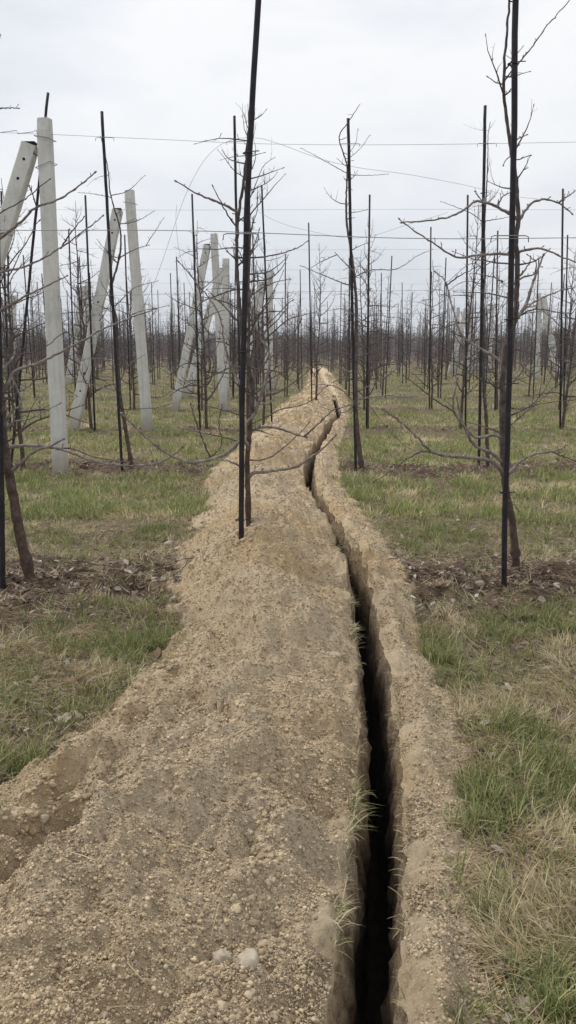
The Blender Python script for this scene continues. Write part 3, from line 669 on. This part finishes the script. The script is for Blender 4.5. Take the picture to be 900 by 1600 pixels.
pole_from(P(190,720,Y1), P(159,174,Y1), .0175, 'black pole between the two nearest concrete posts', gp, tiez=(1.6, 2.6))
pole_from(P(377,715,Y1+.05), P(366,181,Y1+.05), .0155, 'black pole right behind the centre foreground pole', gp, tiez=(2.2,))
pole_from(P(556,740,Y1), P(544,185,Y1), .0175, 'black pole just right of the trench with a forked twig at its tip', gp, tiez=(1.0, 2.9, 3.6))
pole_from(P(748,733,Y1), P(758,165,Y1), .0175, 'black pole left of the big right tree, tip high in open sky', gp, tiez=(1.4, 3.3))

g0 = 'bare fruit trees in the nearest row'
right_tree = ([(807,893),(801,820),(788,745),(785,640),(788,560),(804,500),(808,440),(808,400),(806,370),(810,345),(807,290),(800,240),(790,180),(787,130),(789,90),(793,45),(796,0),(798,-60)], .026, .0045)
hero_tree(Y0+.06, .30, right_tree, [
 (.015,-.35,[(787,738),(770,722),(745,716),(705,713),(680,708),(662,695),(640,670),(600,640)]),
 (.006,-.1,[(690,712),(662,705),(640,715),(612,735),(585,752)]),
 (.012,.3,[(796,740),(810,722),(835,710),(865,705),(885,696)]),
 (.006,.35,[(862,706),(880,713),(905,722)]),
 (.012,-.15,[(784,683),(770,680),(745,683),(728,670),(720,650),(712,615)]),
 (.013,-.3,[(786,722),(765,706),(740,695),(725,665),(710,645),(708,630),(714,592)]),
 (.005,-.5,[(712,645),(680,625),(655,605),(632,588)]),
 (.015,.15,[(802,503),(820,480),(833,440),(849,400)]),
 (.009,-.25,[(800,398),(770,397),(740,400),(713,402),(680,382),(650,362),(624,344)]),
 (.010,-.3,[(806,340),(780,325),(760,317),(742,315),(725,328),(690,342),(630,347)]),
 (.004,-.35,[(778,324),(785,308),(797,300)]),
 (.003,-.35,[(757,317),(748,308),(742,299)]),
 (.010,.25,[(808,352),(820,330),(835,315),(855,312),(870,316),(894,333)]),
 (.006,.35,[(874,316),(885,308),(905,295)]),
 (.009,-.2,[(812,393),(840,388),(870,398),(905,412)]),
 (.005,.2,[(788,128),(805,105),(830,75),(855,40),(890,0),(910,-30)]),
 (.0045,.1,[(787,133),(777,129),(769,126),(764,121)]),
 (.004,-.1,[(798,227),(810,217),(822,211)]),
 (.004,-.1,[(803,251),(815,247),(827,243)]),
 (.004,-.1,[(798,246),(791,249),(787,258)]),
 (.008,.3,[(803,497),(830,475),(860,460),(905,446)]),
 (.010,.35,[(787,592),(783,567),(765,553),(743,540),(720,520),(707,480),(697,443),(681,425)]),
 (.005,.3,[(697,446),(720,430),(750,415)]),
 (.007,-.2,[(807,440),(820,432),(835,428),(838,410),(825,398)]),
 (.009,.1,[(806,437),(818,425),(826,412),(829,402)]),
 (.004,.1,[(790,632),(810,640),(850,630),(905,624)]),
 (.006,.5,[(795,665),(820,645),(850,620),(880,590)]),
 (.006,.4,[(785,440),(770,433),(745,428)]),
 (.005,.4,[(800,600),(830,560),(860,545),(905,530)]),
 (.004,-.1,[(786,775),(798,783),(810,797)]),
 ], 'largest bare tree at right, grey branches spread low over grass', g0, twigs=20)
centre_tree = ([(389,846),(388,800),(386.5,745),(387.5,700),(393,640),(394,600),(387,570),(378,520),(373,460),(370,400),(372,340),(380,290),(385,240),(389,200),(392,150),(396,90)], .017, .005)
hero_tree(Y0+.03, .12, centre_tree, [
 (.013,-.15,[(388,748),(395,740),(430,735),(460,730),(490,712),(510,695),(523,681)]),
 (.012,.2,[(390,677),(403,668),(430,668),(460,678),(478,683)]),
 (.006,.3,[(476,682),(500,660),(518,643),(540,635),(560,630)]),
 (.007,-.1,[(388,719),(415,717),(435,706),(460,685),(482,662)]),
 (.014,-.2,[(388,705),(385,692),(375,690),(362,702),(340,715),(310,722),(295,722),(260,708),(225,680),(192,648)]),
 (.008,-.15,[(378,730),(362,722),(340,718)]),
 (.006,-.25,[(328,714),(318,690),(305,655),(298,632)]),
 (.004,-.25,[(315,720),(345,700),(342,660),(347,635)]),
 (.013,-.1,[(386,662),(400,640),(412,605),(422,560),(407,527),(393,493),(392,457)]),
 (.010,.2,[(392,642),(405,631),(420,630),(428,618),(437,570)]),
 (.006,.2,[(392,622),(430,615),(460,597),(496,567)]),
 (.009,-.2,[(372,332),(350,320),(320,308),(300,298),(277,284)]),
 (.006,-.15,[(372,355),(362,345),(352,330),(342,310),(333,293)]),
 (.006,.2,[(372,403),(410,402),(440,396),(465,387),(480,377)]),
 (.008,.1,[(384,612),(365,580),(352,545),(345,500),(330,470),(305,440),(281,410)]),
 (.005,.1,[(384,650),(345,640),(315,632)]),
 (.006,.3,[(392,600),(420,560),(450,540),(470,500)]),
 (.006,.2,[(378,540),(395,520),(425,500),(455,470)]),
 (.004,.1,[(372,440),(390,440),(402,432)]),
 (.004,.1,[(388,665),(440,640),(480,630),(510,604)]),
 ], 'bare tree half buried in the spoil bank, centre foreground', g0, twigs=14)
left_tree = ([(50,922),(42,880),(30,830),(18,760),(8,700),(0,650),(-10,560),(-28,450),(-40,330),(-50,200),(-55,60)], .034, .006)
hero_tree(Y0, .12, left_tree, [
 (.012,-.1,[(10,700),(30,697),(55,696),(85,700),(105,705),(150,722),(210,728),(255,720),(285,700)]),
 (.014,-.15,[(16,738),(28,727),(42,715),(60,703),(80,697),(98,686)]),
 (.005,-.1,[(88,700),(115,702),(150,715),(200,722)]),
 (.012,.1,[(8,690),(10,660),(20,640),(32,635),(28,610),(19,593)]),
 (.007,-.1,[(8,678),(20,660),(45,655),(75,640),(93,632)]),
 (.010,-.1,[(0,612),(15,596),(25,579),(64,565),(128,533),(157,516),(200,498),(242,483)]),
 (.010,-.4,[(-20,395),(0,373),(35,345),(57,323),(83,315),(112,299),(146,271)]),
 (.004,-.4,[(57,323),(50,300),(46,290)]),
 (.009,-.3,[(-20,500),(0,485),(32,467),(53,456),(87,440),(105,432)]),
 (.008,-.3,[(-20,428),(0,425),(48,413),(88,391),(131,361),(160,338)]),
 (.005,-.3,[(95,388),(112,362),(131,340)]),
 (.005,-.3,[(-20,345),(0,333),(40,310),(76,281)]),
 (.004,-.3,[(-20,171),(5,169),(28,169)]),
 (.006,-.2,[(-15,560),(20,555),(60,548),(100,520)]),
 (.006,.2,[(-10,470),(10,420),(40,380),(60,345)]),
 (.005,.2,[(-10,640),(10,600),(14,540),(40,500)]),
 (.010,.1,[(-5,590),(10,570),(20,560),(24,540)]),
 (.005,-.1,[(-20,60),(-3,57),(1,55)]),
 ], 'bare tree at the left edge with knobbly brown trunk foot', g0, twigs=18)
g1 = 'bare fruit trees in the second row'
hero_tree(Y1, .1, ([(205,714),(198,680),(188,620),(184,560),(182,500),(172,460),(187,400),(188,360),(180,330),(172,300),(168,260),(157,212)], .026, .003), [
 (.009,-.2,[(188,595),(200,572),(225,555)]),(.009,.2,[(182,518),(210,490),(262,478)]),(.008,-.2,[(180,478),(210,450),(246,439)]),(.007,.1,[(184,560),(150,540),(128,530)]),
 (.007,.2,[(188,612),(140,600),(100,590)]),(.006,-.1,[(192,640),(245,637),(270,630)]),(.009,-.2,[(188,402),(210,390),(232,383)]),(.005,-.2,[(228,384),(240,365),(255,342)]),
 (.006,.1,[(175,305),(200,298),(225,275)]),(.005,.1,[(172,308),(145,303),(124,301)]),(.007,.3,[(183,410),(160,385),(152,375)]),(.006,-.3,[(186,350),(215,345),(240,330)]),
 (.007,.3,[(184,565),(140,560),(100,575)]),(.008,-.1,[(196,650),(205,630),(200,625)]),(.006,.3,[(175,470),(160,445),(153,430)])],
 'bare tree rising between the two nearest concrete posts', g1, twigs=16, detail=.7)
hero_tree(Y1, .0, ([(566,727),(560,690),(556,640),(556,560),(557,480),(551,410),(542,350),(541,310),(542,260),(530,215),(545,190),(563,162)], .030, .003), [
 (.009,.2,[(556,585),(530,575),(497,567)]),(.010,-.2,[(556,632),(535,610),(515,602),(490,600)]),(.008,-.3,[(558,612),(600,590),(640,560)]),(.009,.1,[(556,625),(600,618),(640,620),(690,613)]),
 (.010,.2,[(556,450),(530,440),(505,430),(470,415)]),(.010,-.2,[(554,425),(540,412),(524,395)]),(.006,-.2,[(526,398),(500,410),(484,420)]),(.008,.2,[(556,432),(580,422),(620,420),(652,400),(675,390)]),
 (.007,-.1,[(556,494),(535,483),(513,485)]),(.005,.1,[(541,270),(510,253),(472,232)]),(.004,-.1,[(545,247),(565,230),(577,212)]),(.004,.1,[(543,273),(575,274),(605,272)]),(.004,.1,[(545,240),(556,222),(559,202)]),
 (.006,-.3,[(555,632),(535,645),(500,635),(480,625)]),(.006,.3,[(556,560),(590,545),(610,520)]),(.005,.1,[(541,333),(560,331),(573,328)]),(.005,-.4,[(560,610),(590,650),(625,690),(660,712)])],
 'bare tree right of the trench with bulging trunk foot', g1, twigs=14, detail=.7)
hero_tree(Y1, .0, ([(764,690),(760,660),(756,600),(757,540),(755,480),(758,420),(757,360),(760,300),(762,250),(763,210),(766,190)], .024, .003), [
 (.007,.2,[(757,420),(735,412),(700,440)]),(.006,-.2,[(757,445),(725,440),(690,462)]),(.007,.2,[(756,560),(720,555),(690,540)]),(.007,-.2,[(758,600),(790,590),(820,560)]),(.006,.1,[(757,350),(735,333),(690,315)]),(.006,.1,[(760,345),(780,342),(800,338)])],
 'slim bare tree just left of the big right tree', g1, twigs=26, detail=.7)

# shared tree shapes for the other rows
random.seed(11)
MID = [gen_tree(random.uniform(3.1, 3.9), random.randint(30, 38), 4, 2) for _ in range(9)]
for a_, b_ in MID: a_.materials.append(M['trunk']); b_.materials.append(M['twig'])
LOW = [gen_tree(random.uniform(3.0, 3.8), 24, 3, 1, step=.14) for _ in range(6)]
pm = MB(); pm.tube([(0, 0, -.1), (0, 0, 1.4), (0, 0, 2.8), (0, 0, 4.12)], .018, 6); pole_me = pm.mesh('shaft'); pole_me.materials.append(M['pole'])
tree_count = 0
src_t = {}; 
def place_tree(x, y, k, label, group, scale=1.0, single=False):
    global tree_count
    tree_count += 1
    z = tz(x, y); a, b = MID[k % len(MID)]
    if k % len(MID) not in src_t:
        r = empty('fruit_tree', (x, y, z)); o1 = link('trunk', a, None, r); o2 = link('crown', b, None, r); src_t[k % len(MID)] = r
    else:
        s = src_t[k % len(MID)]; r = s.copy(); COL.objects.link(r)
        for ch in list(s.children): c = ch.copy(); COL.objects.link(c); c.parent = r
    r.location = (x, y, z-.02); r.rotation_euler = (random.gauss(0, .02), random.gauss(0, .02), random.uniform(0, 6.28)); r.scale = (scale,)*3; tag(r, label, 'tree', group)
    return r
def place_pole(x, y, label, group, lx=None, h=1.0):
    o = bpy.data.objects.new('support_pole', pole_me); COL.objects.link(o); o.location = (x, y, tz(x, y)); o.rotation_euler = (random.gauss(0, .01), random.gauss(0, .014) if lx is None else lx, 0); o.scale = (1, 1, h*random.uniform(.985, 1.02)); tag(o, label, 'pole', group); return o
# second row, trees whose look is generic
b_ = P(30, 716, Y1); place_tree(b_[0], Y1+.1, 0, 'bare tree behind the left edge tree beside the slanting pole', g1)
b_ = P(388, 716, Y1); place_tree(b_[0], Y1+.15, 1, 'bare tree on the spoil behind the centre foreground tree', g1)
for i, px in enumerate((-150, 945)):
    b_ = P(px, 720, Y1); place_tree(b_[0], Y1, i+2, ['bare tree just past the left edge in the second row', 'bare tree at the right edge in the second row'][i], g1); place_pole(b_[0]-.1, Y1-.1, ['black pole just past the left edge in the second row', 'black pole at the right edge in the second row'][i], 'black support poles in the second row')
for i, px in enumerate((-420, 1210)):
    b_ = P(px, 930, Y0); place_tree(b_[0], Y0+.1, i+4, ['bare tree just past the left edge in the nearest row', 'bare tree just past the right edge in the nearest row'][i], g0); place_pole(b_[0]-.1, Y0, ['black pole just past the left edge in the nearest row', 'black pole just past the right edge in the nearest row'][i], 'black support poles in the nearest row')
ROWS = {2: [(-125,290,-110),(5,290,18),(135,303,150),(300,297,313),(409,296,425),(578,297,573),(733,297,728),(880,295,875),(1020,297,1010)],
        3: [(-100,360,-90),(10,360,20),(108,358,120),(196,352,205),(303,360,310),(395,357,402),(482,364,487),(577,362,575),(673,357,670),(777,357,772),(887,360,880),(985,360,975)]}
NROW = 15
def in_view(x, y): return abs(x) < .36*y*1.02+.3
for n in range(2, NROW):
    y = ROW0+n*RSP; spots = []
    if n in ROWS:
        for tx_, ty_, bx_ in ROWS[n]:
            a = P(tx_, ty_, y); q = P(bx_, 800, y); bb = np.array([q[0]/1, y, 0]); zc = y*CP+CAM_Z*SP; bb[0] = (bx_-450)/F*zc; zt = y*CP-2.6*SP; ta = (tx_-450)/F*zt
            spots.append((bb[0], math.atan2(ta-bb[0], 4.1)))
    else:
        x = -math.ceil((.36*y+1.2)/1.5)*1.5+random.uniform(-.5, .5)
        while x < .36*y+1.2:
            spots.append((x+random.gauss(0, .10), None)); x += 1.52
    gt = f'bare fruit trees in the {label_name(n)} row' if n < 8 else 'bare fruit trees in the crowded far rows'; gpz = f'black support poles in the {label_name(n)} row' if n < 8 else 'black support poles in the crowded far rows'
    vis = [s for s in spots if in_view(s[0], y)]; j = 0
    for (x, lx) in spots:
        v = in_view(x, y)
        if v: j += 1
        if abs(x-float(tx(y))) < .22: x += .35
        where = (f'{label_name(j-1)} from the left' if j <= 15 else 'toward its right end') if v else ('beyond the left edge' if x < 0 else 'beyond the right edge')
        if n < 8:
            lt = f'bare leafless fruit tree in the {label_name(n)} row back, {where}'; lp = f'thin black pole in the {label_name(n)} row back, {where}'
        else: lt = 'small bare fruit tree lost among the crowded far rows'; lp = 'short looking black pole among the crowded far rows'
        place_pole(x, y+random.gauss(0, .06), lp, gpz, lx)
        place_tree(x+.09*random.choice((-1, 1))+random.gauss(0, .04), y+.12+random.gauss(0, .08), random.randint(0, 8), lt, gt, random.uniform(.9, 1.08))

# the endless rows behind: one mass of trees and one of poles
def far_mass():
    TV = []; 
    def arr(me):
        v = np.zeros(len(me.vertices)*3, np.float32); me.vertices.foreach_get('co', v); f = np.zeros(len(me.loops), np.int32); me.loops.foreach_get('vertex_index', f); s = np.zeros(len(me.polygons), np.int32); me.polygons.foreach_get('loop_total', s); return v.reshape(-1, 3), f, s
    T = []
    for a, b in LOW:
        va, fa, sa = arr(a); vb, fb, sb = arr(b); T.append((np.vstack([va, vb]), np.concatenate([fa, fb+len(va)]), np.concatenate([sa, sb])))
    pv = [];pf=[];ps=[];po=0; tv=[];tf=[];ts=[];to=0
    pt = MB(); pt.tube([(0,0,0),(0,0,4.12)], .022, 4); pme = pt.mesh('p'); PV, PF, PS = arr(pme)
    for n in range(NROW, 48):
        y = ROW0+n*RSP; x = -(.38*y+3); x = math.floor(x/1.5)*1.5+random.uniform(-.5, .5)
        while x < .38*y+3:
            xx = x+random.gauss(0, .12); V, F_, S = T[random.randrange(6)]; a = random.uniform(0, 6.28); s = random.uniform(.88, 1.1); Vr = V.copy(); c, d = math.cos(a)*s, math.sin(a)*s
            Vr = np.stack([V[:, 0]*c-V[:, 1]*d+xx, V[:, 0]*d+V[:, 1]*c+y, V[:, 2]*s], -1)
            tv.append(Vr); tf.append(F_+to); ts.append(S); to += len(V)
            lx = random.gauss(0, .012); pv.append(np.stack([PV[:, 0]+xx+.1+PV[:, 2]*lx, PV[:, 1]+y-.1, PV[:, 2]*random.uniform(.97, 1.03)], -1)); pf.append(PF+po); ps.append(PS); po += len(PV)
            x += 1.52
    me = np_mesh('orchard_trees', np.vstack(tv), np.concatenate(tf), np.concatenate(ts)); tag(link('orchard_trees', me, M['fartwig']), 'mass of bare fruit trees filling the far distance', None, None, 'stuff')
    me = np_mesh('orchard_poles', np.vstack(pv), np.concatenate(pf), np.concatenate(ps)); tag(link('orchard_poles', me, M['pole']), 'mass of black poles among the farthest trees', None, None, 'stuff')
far_mass()
def woods():
    N = 60000; x = rng.uniform(-230, 230, N); y = rng.uniform(285, 330, N)
    top = 5.5+4.5*fbm(x*.02, y*0, 3, 501)+2.0*perlin(x*.15, y*.15, 505)+sstep(60, 120, x)*3+sstep(60, 140, -x)*1.5
    z = top*rng.random(N)**.9; s = rng.uniform(.25, .8, N)
    V = rng.normal(0, 1, (N, 3, 3))*s[:, None, None]*np.array([.5, .5, .9])+np.stack([x, y, z], -1)[:, None, :]
    me = np_mesh('woods', V.reshape(-1, 3), np.arange(N*3), [3]*N, False); tag(link('woods', me, M['wood']), 'low grey woodland on the horizon behind the orchard', None, None, 'stuff')
woods()

# ------------------------------------------------------------------ concrete posts
def bar(name, a, b, w, d, material, parent, base, chamfer=.35, taper=.88, yaw=0.0):
    """rectangular bevelled bar from a (foot) to b (top), chamfered at the top"""
    a = np.array(a, float); b = np.array(b, float); T = b-a; L = np.linalg.norm(T); T /= L
    Yv = np.array([math.sin(yaw), math.cos(yaw), 0]); X = np.cross(Yv, T); X /= np.linalg.norm(X); Yv = np.cross(T, X)
    V = []; F = []; e = .014; lv = np.concatenate([np.linspace(0, L-.14, 14), [L-.14+.001, L-.004, L]]); prof = []
    for i, t in enumerate(lv):
        s = 1-(1-taper)*t/L; hw, hd = w/2*s, d/2*s; cf = 0.0
        if i == len(lv)-2: cf = chamfer; 
        if i == len(lv)-1: cf = chamfer; hw -= .004; hd -= .004
        pts = [(-hw+e, -hd), (hw-e, -hd), (hw, -hd+e), (hw, hd-e), (hw-e, hd), (-hw+e, hd), (-hw, hd-e), (-hw, -hd+e)]
        for (px, py) in pts:
            if py < 0: py = py*(1-cf)
            j = np.random.normal(0, .0012, 3); V.append(a+T*t+X*(px)+Yv*py+j)
        if i: 
            o = (i-1)*8; F += [(o+k, o+(k+1) % 8, o+8+(k+1) % 8, o+8+k) for k in range(8)]
    F += [tuple(reversed(range(8))), tuple((len(lv)-1)*8+k for k in range(8))]
    mb = MB(); mb.add(np.array(V)-base, F); return link(name, mb.mesh(name, False), material, parent), X, Yv, T
def concrete(Y, top, bot, btop, bbot, w, label, blabel, side=-1, holes=True, bw=None):
    a = P(bot[0], bot[1], Y); b = P(top[0], top[1], Y); a[2] = tz(a[0], a[1])-.15; base = a+np.array([0, 0, .15])
    root = empty('concrete_post', base); tag(root, label, 'post', 'concrete end posts of the tree rows')
    o, X, Yv, T = bar('shaft', a, b, w, w*.85, M['concrete'], root, base, yaw=.22)
    for t_, nm in ((.95, 'wire_loop'), (.88, 'wire_loop')):
        c = a+(b-a)*t_; mb = MB(); s = w*.5+.008; hz = -.03 if t_ > .9 else .05
        pts = [c+X*sx*s*1.0+Yv*sy*s*.92+np.array([0, 0, hz*sx*.6]) for sx, sy in ((-1,-1),(1,-1),(1,1),(-1,1),(-1,-1))]; mb.tube(np.array(pts)-base, .005, 5); link(nm, mb.mesh(nm), M['wire'], root)
    # brace
    ba = P(bbot[0], bbot[1], Y+.05); bb = P(btop[0], btop[1], Y+.05); ba[2] = min(ba[2], tz(ba[0], ba[1]))-.05; bbase = ba+np.array([0, 0, .05])
    r2 = empty('concrete_brace', bbase); tag(r2, blabel, 'brace', 'slanting concrete braces of the end posts')
    bw = bw or w*1.15
    o, X, Yv, T = bar('shaft', ba, bb, bw, bw*.8, M['concrete'], r2, bbase, chamfer=0, yaw=.0, taper=.95)
    L = np.linalg.norm(bb-ba)
    if holes:
        for s_ in (.955, .90, .60, .45, .28, .20):
            c = ba+(bb-ba)*s_-Yv*(bw*.4*(1-.05*s_)+.0015); mb = MB(); mb.tube([c-bbase+Yv*.004, c-bbase-Yv*.002], .017, 10); link('bolt_hole', mb.mesh('bolt_hole'), M['hole'], r2)
    # steel bracket on the brace top
    mb = MB(); c = bb-bbase; mb.box(c+np.array([.0, -.01, .015]), (.13, .12, .012)); mb.box(c+np.array([.05, -.01, -.05]), (.012, .12, .13)); link('bracket', mb.mesh('bracket', False), M['hole'], r2)
concrete(Y1, (69,185), (94,727), (48,226), (-110,712), .165, 'nearest and tallest concrete post, left in the photo', 'concrete brace cut by the left edge, leaning on the nearest post', bw=.19)
concrete(Y2, (202,297), (231,664), (184,328), (112,652), .17, 'second concrete post, right of the nearest one', 'concrete brace with bolt holes leaning on the second post', bw=.182)
concrete(Y3, (334,365), (350,633), (324,383), (272,632), .17, 'third concrete post, just left of the centre pole', 'slanting brace leaning on the third concrete post', bw=.182)
concrete(ROW0+4*RSP, (353,404), (352,614), (346,420), (290,610), .20, 'fourth concrete post, close behind the third', 'slanting brace of the fourth concrete post, behind the third')
concrete(ROW0+5*RSP, (421,423), (420,602), (410,442), (372,598), .26, 'fifth concrete post, right of the centre pole', 'broad brace of the fifth post right behind the centre pole')
FP = 'far concrete post, pale among the trees '
for Y_, tx_, ty_, by_, sd, lb in ((ROW0+7*RSP, 842, 458, 590, 1, 'behind the large right tree'), (ROW0+9*RSP, 768, 474, 578, -1, 'left of the large right pole'), (ROW0+9*RSP, 735, 474, 578, -1, 'left of the slim right tree'), (ROW0+10*RSP, 716, 480, 575, 1, 'farthest of the right group'), (ROW0+8*RSP, 22, 462, 585, -1, 'near the left edge'), (ROW0+6*RSP, 138, 440, 592, -1, 'behind the first brace')):
    concrete(Y_, (tx_, ty_), (tx_-3, by_), (tx_+sd*7, ty_+8), (tx_+sd*32, by_), .24, FP+lb, 'far slanting brace '+lb, holes=False)

# ------------------------------------------------------------------ wires
def wire(name, pts, r, label, cat, group=None):
    mb = MB(); mb.tube(pts, r, 5); return tag(link(name, mb.mesh(name), M['wire']), label, cat, group)
def sag(x0, x1, y, z0, z1, s, n=25, yw=0):
    t = np.linspace(0, 1, n); return np.stack([x0+(x1-x0)*t, y+0*t+yw*t, z0+(z1-z0)*t-s*4*t*(1-t)+.01*np.sin(t*9+y)], -1)
a = P(-60, 357, Y0); b = P(960, 375, Y0); wire('trellis_wire', sag(a[0], b[0], Y0-.028, a[2], b[2], .005), .0022, 'taut lower wire of the nearest row crossing the whole photo', 'wire', 'trellis wires')
a = P(-60,206,Y1); b = P(76,211,Y1); c = P(420,226,Y1); d = P(960,222,Y1)
wire('trellis_wire', resample([a, b, P(230,218,Y1), c, P(650,227,Y1), d], .3)-np.array([0,.03,0]), .0022, 'top wire of the second row, highest in the sky', 'wire', 'trellis wires')
for n in range(1, NROW):
    y = ROW0+n*RSP-.03; hw = .37*y+2
    nm = label_name(n)
    if n > 1: wire('trellis_wire', sag(-hw, hw, y, 3.86+random.gauss(0, .04), 3.84+random.gauss(0, .04), random.uniform(0, .08)), .0018+.00010*n, f'top wire of the {nm} row' + ' of trees' if n < 8 else 'thin high wire among the far rows', 'wire', 'trellis wires')
    wire('trellis_wire', sag(-hw, hw, y, 2.14+random.gauss(0, .04), 2.12+random.gauss(0, .04), random.uniform(0, .05)), .0018+.00010*n, f'lower wire of the {nm} row' + ' of trees' if n < 8 else 'thin low wire among the far rows', 'wire', 'trellis wires')
# twisted tail of the top wire left of the first post
mb = MB(); a = P(82,211,Y1); 
wire('wire_tail', [P(0,207,Y1-.15), P(26,204,Y1-.15), P(28,209,Y1-.15), P(52,206,Y1-.15), P(56,203,Y1-.15), P(60,212,Y1-.15)], .004, 'twisted wire end with a knot left of the nearest concrete post', 'wire')
# loose looping wire
wire('loose_wire', resample([P(215,500,Y1), P(245,432,Y1), P(270,360,Y1), P(292,300,Y1), P(318,252,Y1), P(345,226,Y1), P(375,216,Y1), P(405,216,Y1+.1), P(440,226,Y1+.3), P(500,248,Y1+.6), P(560,262,Y1+.9), P(640,273,Y1+1.3), P(720,288,Y1+1.8), P(800,306,Y1+2), P(850,312,Y1+2)], .1), .0022, 'long loose wire arching up and trailing right across the sky', 'wire')
wire('loose_wire', resample([P(276,320,Y1+.5), P(275,350,Y1+.5), P(282,400,Y1+.5), P(300,450,Y1+.5), P(330,480,Y1+.5)], .1), .0020, 'thin dangling wire loop near the arching loose wire', 'wire')
wire('loose_wire', resample([P(395,325,Y2), P(430,345,Y2), P(480,360,Y2), P(560,372,Y2), P(640,350,Y2), P(700,332,Y2)], .1), .0024, 'slack wire dipping behind the centre of the photo', 'wire')
clip(349,405,368,Y0,'bent wire clip across the centre foreground pole'); clip(765,824,371,Y0,'bent wire clip across the large right pole')
clip(150,179,217,Y1,'small wire clip on the pole between the concrete posts'); clip(354,383,223,Y1,'small wire clip behind the centre foreground pole'); clip(745,775,226,Y1,'small wire clip on the pole left of the big right tree'); clip(532,562,226,Y1,'small wire clip on the pole right of the trench')

# ------------------------------------------------------------------ air
mb = MB(); mb.box((0, 294, 14), (860, 614, 33)); hz = bpy.data.materials.new('air'); hz.use_nodes = True; hn = hz.node_tree; hn.nodes.remove(hn.nodes['Principled BSDF'])
pv = hn.nodes.new('ShaderNodeVolumePrincipled'); pv.inputs['Color'].default_value = (.93, .95, 1, 1); pv.inputs['Density'].default_value = .0008; hn.links.new(pv.outputs[0], hn.nodes['Material Output'].inputs['Volume'])
tag(link('haze', mb.mesh('haze', False), hz), 'thin pale haze over the far orchard', None, None, 'stuff')

# ------------------------------------------------------------------ sky and light
SUN_EL, SUN_AZ = R(50), R(305)
w = bpy.data.worlds.new('World'); sc.world = w; w.use_nodes = True; nt = w.node_tree; bg = nt.nodes['Background']
sky = nt.nodes.new('ShaderNodeTexSky'); sky.sky_type = 'NISHITA'; sky.sun_disc = False; sky.sun_elevation = SUN_EL; sky.sun_rotation = SUN_AZ
tc = nt.nodes.new('ShaderNodeTexCoord'); mp = nt.nodes.new('ShaderNodeMapping'); mp.inputs['Scale'].default_value = (1.2, 1.2, 3.2); nt.links.new(tc.outputs['Generated'], mp.inputs[0])
nz = nd(nt, 'ShaderNodeTexNoise', Scale=1.9, Detail=6, Roughness=.55); nt.links.new(mp.outputs[0], nz.inputs['Vector'])
cl = ramp(nt, nz.outputs[0], [(.36, (.78,.81,.86)), (.48, (.89,.905,.935)), (.58, (.99,.99,.99))])
sx = nt.nodes.new('ShaderNodeSeparateXYZ'); nt.links.new(tc.outputs['Generated'], sx.inputs[0])
up = ramp(nt, sx.outputs[2], [(.0, (.80,.82,.855)), (.22, (.93,.94,.95)), (.42, (1,1,1))])
cm = mix(nt, 1.0, cl, up, 'MULTIPLY')
sc_ = mix(nt, 1.0, cm, (7.5, 7.5, 7.5), 'MULTIPLY')
fin = mix(nt, .94, sky.outputs[0], sc_)
nt.links.new(fin, bg.inputs[0]); bg.inputs[1].default_value = .1
sd = bpy.data.lights.new('sun', 'SUN'); sd.energy = 1.5; sd.angle = R(14); sd.color = (1, .96, .9); so = bpy.data.objects.new('sun', sd); COL.objects.link(so)
so.rotation_euler = (math.pi/2-SUN_EL, 0, math.pi-SUN_AZ)
sc.view_settings.view_transform = 'Standard'; sc.view_settings.look = 'None'; sc.view_settings.exposure = .5; sc.view_settings.gamma = 1
sc.cycles.max_bounces = 5; sc.cycles.diffuse_bounces = 3
print('TREES', tree_count)
